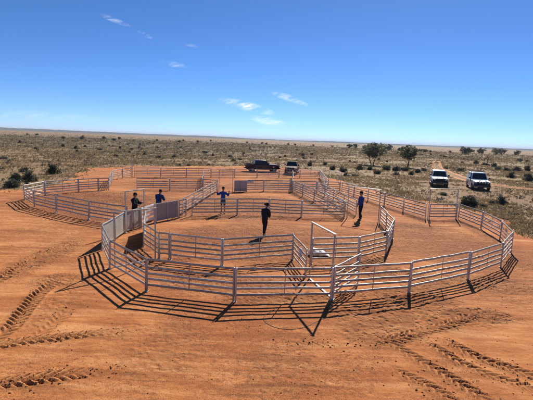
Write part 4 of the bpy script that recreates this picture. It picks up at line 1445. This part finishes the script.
person('person in royal blue shirt, dark trousers and dark hat, standing in the gate frame', (6.22, 25.95), R(-70),
       {'elL': (.23, -.08, 1.15), 'wrL': (.14, -.28, 1.10), 'haL': (.10, -.36, 1.09), 'elR': (-.24, .0, 1.13), 'wrR': (-.21, -.12, .90), 'haR': (-.20, -.16, .82),
        'knL': (.10, -.10, .50), 'anL': (.11, -.10, .09), 'toL': (.13, -.27, .035), 'anR': (-.11, .14, .09), 'toR': (-.13, -.02, .035), 'knR': (-.10, .0, .50)},
       'cloth_blue', 'cloth_dark', hat='wide', scale=1.05)


# ------------------------------------------------------------------ plants
def leaves(r_, centres, n, spread, size, flatten=1.0):
    """n small two-triangle leaf sprays round each centre -> verts, faces."""
    c = np.repeat(centres, n, 0)
    m = len(c)
    off = r_.normal(0, 1, (m, 3)); off /= np.linalg.norm(off, axis=1, keepdims=True)
    off *= (r_.random((m, 1)) ** .45) * spread
    off[:, 2] *= flatten
    p = c + off
    a = r_.normal(0, 1, (m, 3)); a /= np.linalg.norm(a, axis=1, keepdims=True)
    b = np.cross(a, r_.normal(0, 1, (m, 3))); b /= np.linalg.norm(b, axis=1, keepdims=True)
    s = size * r_.uniform(.55, 1.45, (m, 1))
    V = np.stack([p - a * s, p + b * s * .42, p + a * s, p - b * s * .42], 1).reshape(-1, 3)
    Fc = np.arange(m * 4).reshape(m, 4)
    return V, Fc


def shrub_mesh(seed, mat='shrub', n_c=80, n_l=26, lsz=1.0):
    r_ = np.random.default_rng(seed)
    d = r_.normal(0, 1, (n_c, 3)); d /= np.linalg.norm(d, axis=1, keepdims=True)
    d[:, 2] = np.abs(d[:, 2])
    lob = 1 + .22 * np.sin(d[:, 0] * 4 + seed) + .2 * np.sin(d[:, 1] * 5 + seed * 2)
    c = d * (r_.random((n_c, 1)) ** .4) * .80 * lob[:, None]
    c[:, 2] = c[:, 2] * .95 + .10
    V, Fc = leaves(r_, c, n_l, .25, .075 * lsz)
    V[:, 2] = np.maximum(V[:, 2], .01)
    # woody stems from the root to some clumps
    sv, sf = [], []
    for q in c[::3]:
        w = .016
        k = len(sv)
        for z0, pt in ((0, np.array([0, 0, -.05])), (1, q)):
            for a in range(3):
                an = a * 2.094
                sv.append(pt + np.array([math.cos(an), math.sin(an), 0]) * (w if z0 == 0 else w * .3))
        for a in range(3):
            sf.append((k + a, k + (a + 1) % 3, k + 3 + (a + 1) % 3, k + 3 + a))
    sv = np.array(sv); sf = np.array(sf) + len(V)
    return fast_mesh('shrub', np.concatenate([V, sv]), np.concatenate([Fc, sf]), M[mat])


SHRUBS = [shrub_mesh(s) for s in range(6)]
SMALL = [shrub_mesh(20 + s, 'shrub', 34, 14, 1.8) for s in range(4)]
KEY = [
    (-22.2, 34.5, 0.82, 0.82, 'dark round shrub at the far left, lowest of the left cluster'),
    (-24.5, 38.7, 0.63, 0.92, 'dark shrub in the left cluster, left one of the middle pair'),
    (-23.4, 39.1, 0.74, 0.91, 'dark shrub in the left cluster, right one of the middle pair'),
    (-29.3, 47.9, 0.70, 0.84, 'dark shrub at the top of the left cluster'),
    (-25.3, 46.9, 0.73, 1.07, 'dark round shrub standing apart right of the left cluster'),
    (-22.1, 36.5, 0.21, 0.32, 'tiny shrub beside the left cluster'),
    (17.5, 34.2, 1.06, 1.25, 'big dark shrub behind the right pen, below the rightmost white vehicle'),
    (18.5, 33.7, 0.29, 0.38, 'small shrub just right of the big dark shrub'),
    (20.7, 36.4, 0.31, 0.31, 'small low shrub left of the lone round shrub'),
    (21.3, 36.0, 0.47, 0.73, 'lone round shrub right of the big dark shrub behind the right pen'),
    (18.4, 41.4, 0.57, 0.45, 'low dark shrub just below the left white vehicle')]
PX = [(12.9, 68.7, 0.87, 1.22), (11.9, 60.6, 0.62, 0.62), (17.7, 77.1, 1.19, 0.99), (19.6, 76.7, 0.99, 0.99), (18.4, 67.2, 0.7, 0.87), (23.2, 78.6, 1.02, 1.23), (24.6, 76.8, 1.01, 1.21), (21.4, 66.6, 0.7, 0.7), (24.4, 68.0, 0.63, 0.72), (27.6, 73.6, 0.79, 0.98), (26.7, 77.9, 0.82, 1.03), (31.3, 80.2, 0.86, 0.86), (8.6, 81.9, 0.62, 1.03), (12.2, 85.7, 0.54, 0.87), (11.8, 72.7, 0.55, 0.92), (13.4, 61.3, 0.94, 0.47), (40.8, 85.0, 0.94, 0.94), (64.8, 125.4, 1.06, 1.41), (61.8, 109.8, 0.94, 1.57), (54.5, 95.1, 0.82, 1.1), (54.7, 92.1, 1.07, 1.07), (58.3, 94.0, 1.52, 1.38), (61.8, 95.7, 1.14, 1.42), (42.7, 70.2, 0.92, 1.03), (42.5, 65.0, 0.97, 1.36), (48.0, 74.3, 0.55, 0.66), (110.8, 177.3, 1.31, 1.57), (107.2, 166.8, 0.99, 0.99), (65.1, 120.6, 1.2, 1.03), (-57.2, 119.5, 0.83, 0.99), (-48.4, 101.7, 0.56, 0.84), (-44.8, 67.7, 0.71, 0.61), (-30.8, 100.0, 0.78, 0.78), (-24.1, 89.4, 0.58, 0.69), (-49.1, 133.2, 0.53, 1.06), (-43.7, 128.8, 0.85, 1.02), (-14.9, 67.6, 0.42, 0.5), (-13.5, 68.5, 0.42, 0.51), (-10.6, 71.7, 0.43, 0.51), (-15.0, 109.2, 0.55, 0.83), (-10.2, 107.3, 0.81, 0.81), (5.1, 121.3, 0.61, 0.91), (3.3, 113.2, 0.57, 0.57), (11.7, 135.2, 0.68, 1.02), (16.1, 148.6, 0.75, 1.12), (-95.1, 154.0, 0.91, 1.36), (-49.9, 119.2, 0.81, 0.65), (-66.9, 131.1, 0.74, 1.47), (-63.3, 138.9, 0.76, 0.76), (-20.1, 127.8, 0.97, 0.97), (-23.4, 107.7, 0.55, 0.55), (-6.6, 94.3, 0.71, 0.47), (21.6, 105.8, 0.41, 0.54), (33.9, 114.6, 0.6, 0.6), (34.9, 126.7, 0.66, 0.66), (81.6, 186.1, 1.02, 1.02), (91.3, 226.5, 0.92, 1.22), (62.2, 128.9, 0.54, 0.72)]
srand = random.Random(9)


def where(x, y, w):
    az, r = math.degrees(math.atan2(x, y)), math.hypot(x, y)
    size = 'small' if w < .6 else 'large' if w > .95 else 'medium-sized'
    far = 'near the yards' if r < 80 else 'partway out' if r < 130 else 'far out' if r < 200 else 'towards the horizon'
    spot = ('on the far left of the plain' if az < -24 else 'behind the left round pen' if az < -13 else 'left of the dark utility vehicle' if az < -3 else
            'behind the two vehicles parked at the back' if az < 6 else 'left of the two-stemmed tree' if az < 12 else 'around the pair of trees' if az < 20 else
            'behind the left white vehicle' if az < 25 else 'behind the rightmost white vehicle' if az < 30 else 'at the right edge of the plain')
    return size + ' dark saltbush ' + spot + ', ' + far, 'saltbush ' + spot + ', ' + far + ', ' + size


def shrub(x, y, w, h, label, group, meshes=SHRUBS):
    if label is None: label, group = where(x, y, w)
    o = link('shrub', srand.choice(meshes), None, (x, y, gz(x, y) - .02), (0, 0, srand.uniform(0, 6.28)), (w * srand.uniform(.8, 1.15), w * srand.uniform(.8, 1.15), h * srand.uniform(.8, 1.15)))
    tag(o, label, 'shrub', group)


for x, y, w, h, lb in KEY:
    shrub(x, y, w * 1.08, h, lb, 'shrubs near the yards')
for x, y, w, h in PX:
    shrub(x, y, w, h * .9, None, None)
bare_np = BARE_POLY
cnt = 0
while cnt < 150:
    az = R(srand.uniform(-37, 37)); r_ = 85 * (330 / 85) ** (srand.random() ** .8)
    x, y = r_ * math.sin(az), r_ * math.cos(az)
    dens = .35 + (.65 if (r_ > 105 and math.degrees(az) < 8) else .15 if r_ > 120 else 0)
    if vnoise(np.array([x]), np.array([y]), 32, 91)[0] + .5 > dens + .1 or srand.random() > dens + .25: continue
    if poly_sd(np.array([x]), np.array([y]), bare_np)[0] > -4: continue
    s = srand.uniform(.28, .85)
    shrub(x, y, s, s * srand.uniform(.7, 1.1), None, None, SMALL)
    cnt += 1


# ---- trees
def tree(name, label, x, y, h, w, stems, seed, mat='tree', n_c=70, n_l=26, lean=0.0, base_h=.34, group=None, thin=1.0, lsz=1.0):
    r_ = np.random.default_rng(seed)
    t = empty(name, (x, y, gz(x, y)))
    tag(t, label, 'tree', group)
    bm = bmesh.new()
    tips = []
    for s in range(stems):
        a = math.pi * (s + .15) if stems == 2 else r_.uniform(0, 6.28)
        d = Vector((math.cos(a) * .22 * w + lean, math.sin(a) * .05 * w, 0))
        top = d + Vector((0, 0, h * .62))
        pts = [Vector((d.x * .12, 0, -.15)), Vector((d.x * .45 + r_.uniform(-.1, .1), d.y * .3, h * .2)), Vector((d.x * .75 + r_.uniform(-.1, .1), d.y * .6, h * .42)), top]
        r0 = .055 * h / math.sqrt(stems) * .62
        tube(bm, pts, [r0, r0 * .8, r0 * .55, r0 * .2], 8)
        for k in range(7):
            u = .42 + .55 * k / 7
            p = pts[1].lerp(pts[3], u)
            a2 = r_.uniform(0, 6.28)
            q = p + Vector((math.cos(a2) * w * r_.uniform(.16, .36), math.sin(a2) * w * r_.uniform(.16, .36), h * r_.uniform(.05, .24)))
            tube(bm, [p, p.lerp(q, .5) + Vector((0, 0, .05 * h)), q], [r0 * .38, r0 * .24, r0 * .06], 6)
            tips.append(q)
    link('trunk', bm_mesh(bm, 'trunk', M['bark'], 60), t)
    c = []
    for q in tips:
        c.append(q)
    while len(c) < n_c:
        v = Vector(r_.normal(0, 1, 3)); v.normalize()
        rr = r_.random() ** .38
        z = base_h * h + (1 - base_h) * h * .5 + v.z * rr * (1 - base_h) * h * .50
        wk = 1.0 if v.z > -.1 else 1.0 - .25 * abs(v.z)
        lobe = 1 + .16 * math.sin(3.1 * math.atan2(v.y, v.x) + seed) + .14 * math.sin(7 * v.z + seed)
        c.append(Vector((lean * (z / h) + v.x * rr * w * .5 * wk * lobe, v.y * rr * w * .5 * wk * lobe, z)))
    c = np.array([tuple(v) for v in c])
    V, Fc = leaves(r_, c, n_l, .11 * w * thin, (.020 * w + .05) * lsz, .75)
    link('crown', fast_mesh('crown', V, Fc, M[mat]), t)
    return t


tree('tree', 'grey-green two-stemmed tree standing on the plain, wider of the pair', 24.7, 95.2, 5.2, 6.4, 2, 3, n_c=105, n_l=34, thin=.85)
tree('tree', 'grey-green tree on the plain with dark bushes at its foot, narrower of the pair', 31.4, 90.5, 5.0, 4.8, 1, 5, n_c=88, n_l=34, thin=.85)
tree('tree', 'small crooked dry brownish tree leaning right, behind the rightmost white vehicle', 65.4, 120.8, 3.6, 2.0, 1, 8, 'dry', 16, 18, .9, .55)
trand = random.Random(21)
ft = 0
for px_az, n, r0, sp, hh, spot_ in ((14.2, 7, 360, 16, 4.6, 'in the row behind the two-stemmed tree'), (29.0, 7, 395, 15, 5.2, 'in the dark clump above the rightmost vehicle'), (26.0, 2, 330, 3, 5.0, 'in the pair left of the dark clump'),
        (20.7, 3, 340, 5, 2.8, 'right of the narrower tree'), (17.5, 2, 320, 8, 2.8, 'just behind the narrower tree'), (-17, 5, 340, 40, 2.2, 'above the left round pen'), (-24, 3, 300, 18, 2.2, 'above the left shrub cluster'),
        (4, 5, 400, 35, 2.2, 'above the brown vehicle'), (23, 2, 320, 14, 2.0, 'above the left white vehicle'), (-5, 4, 440, 50, 2.4, 'left of the dark utility vehicle'), (-30, 4, 440, 60, 2.4, 'at the far left'), (32.5, 2, 400, 12, 2.2, 'at the right edge')):
    for k in range(n):
        az = R(px_az) + (k - (n - 1) / 2) * sp / max(n, 1) / r0 * 2.2 + trand.uniform(-.3, .3) * sp / r0
        rr = r0 * trand.uniform(.94, 1.08)
        tree('tree', 'small dark distant tree near the horizon, ' + spot_, rr * math.sin(az), rr * math.cos(az), hh * trand.uniform(.7, 1.1), hh * trand.uniform(1.0, 1.5), 1, 100 + ft, 'shrub', 40, 22, 0, .06, 'distant trees ' + spot_, 1.2, 1.9)
        ft += 1


# ---- dry grass and low saltbush, uncountable
def polar(r_, n, r0, r1, az0, az1, pw=1.0):
    r = r0 * (r1 / r0) ** (r_.random(n) ** pw)
    a = np.radians(az0 + (az1 - az0) * r_.random(n))
    return r * np.sin(a), r * np.cos(a), r


r_ = np.random.default_rng(5)
n = 210000
x, y, r = polar(r_, n, 22, 420, -42, 42, .9)
s_ = poly_sd(x, y, BARE_POLY) + 2.6 * vnoise(x, y, 4.0, 81)
keep = ((s_ < .2) | (r_.random(n) < .22 * np.exp(-np.maximum(s_, 0) / 1.0) * (s_ < 2.2))) & (r_.random(n) < np.clip(.45 + 1.3 * vnoise(x, y, 3.5, 51) + 1.0 * vnoise(x, y, 14, 52), .04, 1))
for (cx_, cy_, hw_) in ((22.0, 51.3, 2.4), (26.0, 49.3, 2.5)):
    keep &= np.hypot(x - cx_, y - cy_) > hw_
for i in range(0, len(line), 3):
    p = line[i]
    if p.y < 130: keep &= ~((np.abs(np.hypot(x - p.x, y - p.y)) < 1.5))
x, y, r = x[keep], y[keep], r[keep]
m = len(x)
hgt = r_.uniform(.07, .26, m) * (1 + np.clip((r - 60) / 160, 0, 1.2))
nb = 6
aa = r_.uniform(0, 6.28, (m, nb)); ln = r_.uniform(.25, 1.0, (m, nb))
bx = x[:, None] + np.cos(aa) * .05 * (1 + r[:, None] * .006); by_ = y[:, None] + np.sin(aa) * .05 * (1 + r[:, None] * .006)
tx = bx + np.cos(aa) * hgt[:, None] * ln; ty = by_ + np.sin(aa) * hgt[:, None] * ln
wd = .011 + r[:, None] * .00042
z0 = ground_height(x, y)[:, None] + np.zeros((1, nb))
tz = z0 + hgt[:, None] * r_.uniform(.6, 1.0, (m, nb))
pxv, pyv = -np.sin(aa) * wd, np.cos(aa) * wd
V = np.stack([np.stack([bx - pxv, by_ - pyv, z0 - .01], -1), np.stack([bx + pxv, by_ + pyv, z0 - .01], -1), np.stack([tx, ty, tz], -1)], 2).reshape(-1, 3)
tag(link('dry_grass', fast_mesh('dry_grass', V, np.arange(len(V)).reshape(-1, 3), M['straw'])), 'dry straw-coloured grass tufts over the plain', 'grass', kind='stuff')

n = 10500
x, y, r = polar(r_, n, 26, 900, -44, 44, .75)
s_ = poly_sd(x, y, BARE_POLY)
dn = .35 + .9 * vnoise(x, y, 30, 55) + .5 * vnoise(x, y, 9, 56) + .3 * (x < 0)
keep = (s_ < -1.5) & (r_.random(n) < np.clip(dn, .02, 1)) & (np.hypot(x - 22, y - 51.3) > 3.5) & (np.hypot(x - 26, y - 49.3) > 3.5)
for i in range(0, len(line), 3):
    p = line[i]
    if p.y < 130: keep &= np.hypot(x - p.x, y - p.y) > 2.0
x, y, r = x[keep], y[keep], r[keep]
m = len(x)
sz = r_.uniform(.13, .42, m) * (1 + np.clip((r - 40) / 160, 0, 1.6))
c = np.stack([x, y, ground_height(x, y) + sz * .38], 1)
kk = 20
cc = np.repeat(c, kk, 0); ss = np.repeat(sz, kk)[:, None]
off = r_.normal(0, 1, (len(cc), 3)); off /= np.linalg.norm(off, axis=1, keepdims=True)
off *= (r_.random((len(cc), 1)) ** .4) * ss; off[:, 2] *= .55
p = cc + off
a = r_.normal(0, 1, (len(cc), 3)); a /= np.linalg.norm(a, axis=1, keepdims=True)
b = np.cross(a, r_.normal(0, 1, (len(cc), 3))); b /= np.linalg.norm(b, axis=1, keepdims=True)
ls = ss * r_.uniform(.14, .34, (len(cc), 1))
V = np.stack([p - a * ls, p + b * ls * .5, p + a * ls, p - b * ls * .5], 1).reshape(-1, 3)
tag(link('low_saltbush', fast_mesh('low_saltbush', V, np.arange(len(V)).reshape(-1, 4), M['saltbush'])), 'low grey-green saltbush clumps scattered over the plain', 'ground cover', kind='stuff')


# ------------------------------------------------------------------ haze over the plain
hm = bpy.data.materials.new('haze'); hm.use_nodes = True
hn = hm.node_tree
hn.nodes.remove(hn.nodes['Principled BSDF'])
pv = hn.nodes.new('ShaderNodeVolumePrincipled')
pv.inputs['Color'].default_value = (0.80, 0.88, 1.0, 1)
pv.inputs['Density'].default_value = 0.00009
pv.inputs['Anisotropy'].default_value = 0.0
hn.links.new(pv.outputs[0], hn.nodes['Material Output'].inputs['Volume'])
bm = bmesh.new()
box(bm, -33000, 33000, -6000, 35000, -12, 95)
tag(link('haze', bm_mesh(bm, 'haze', hm)), 'thin pale air haze lying over the whole plain', 'haze', kind='stuff')
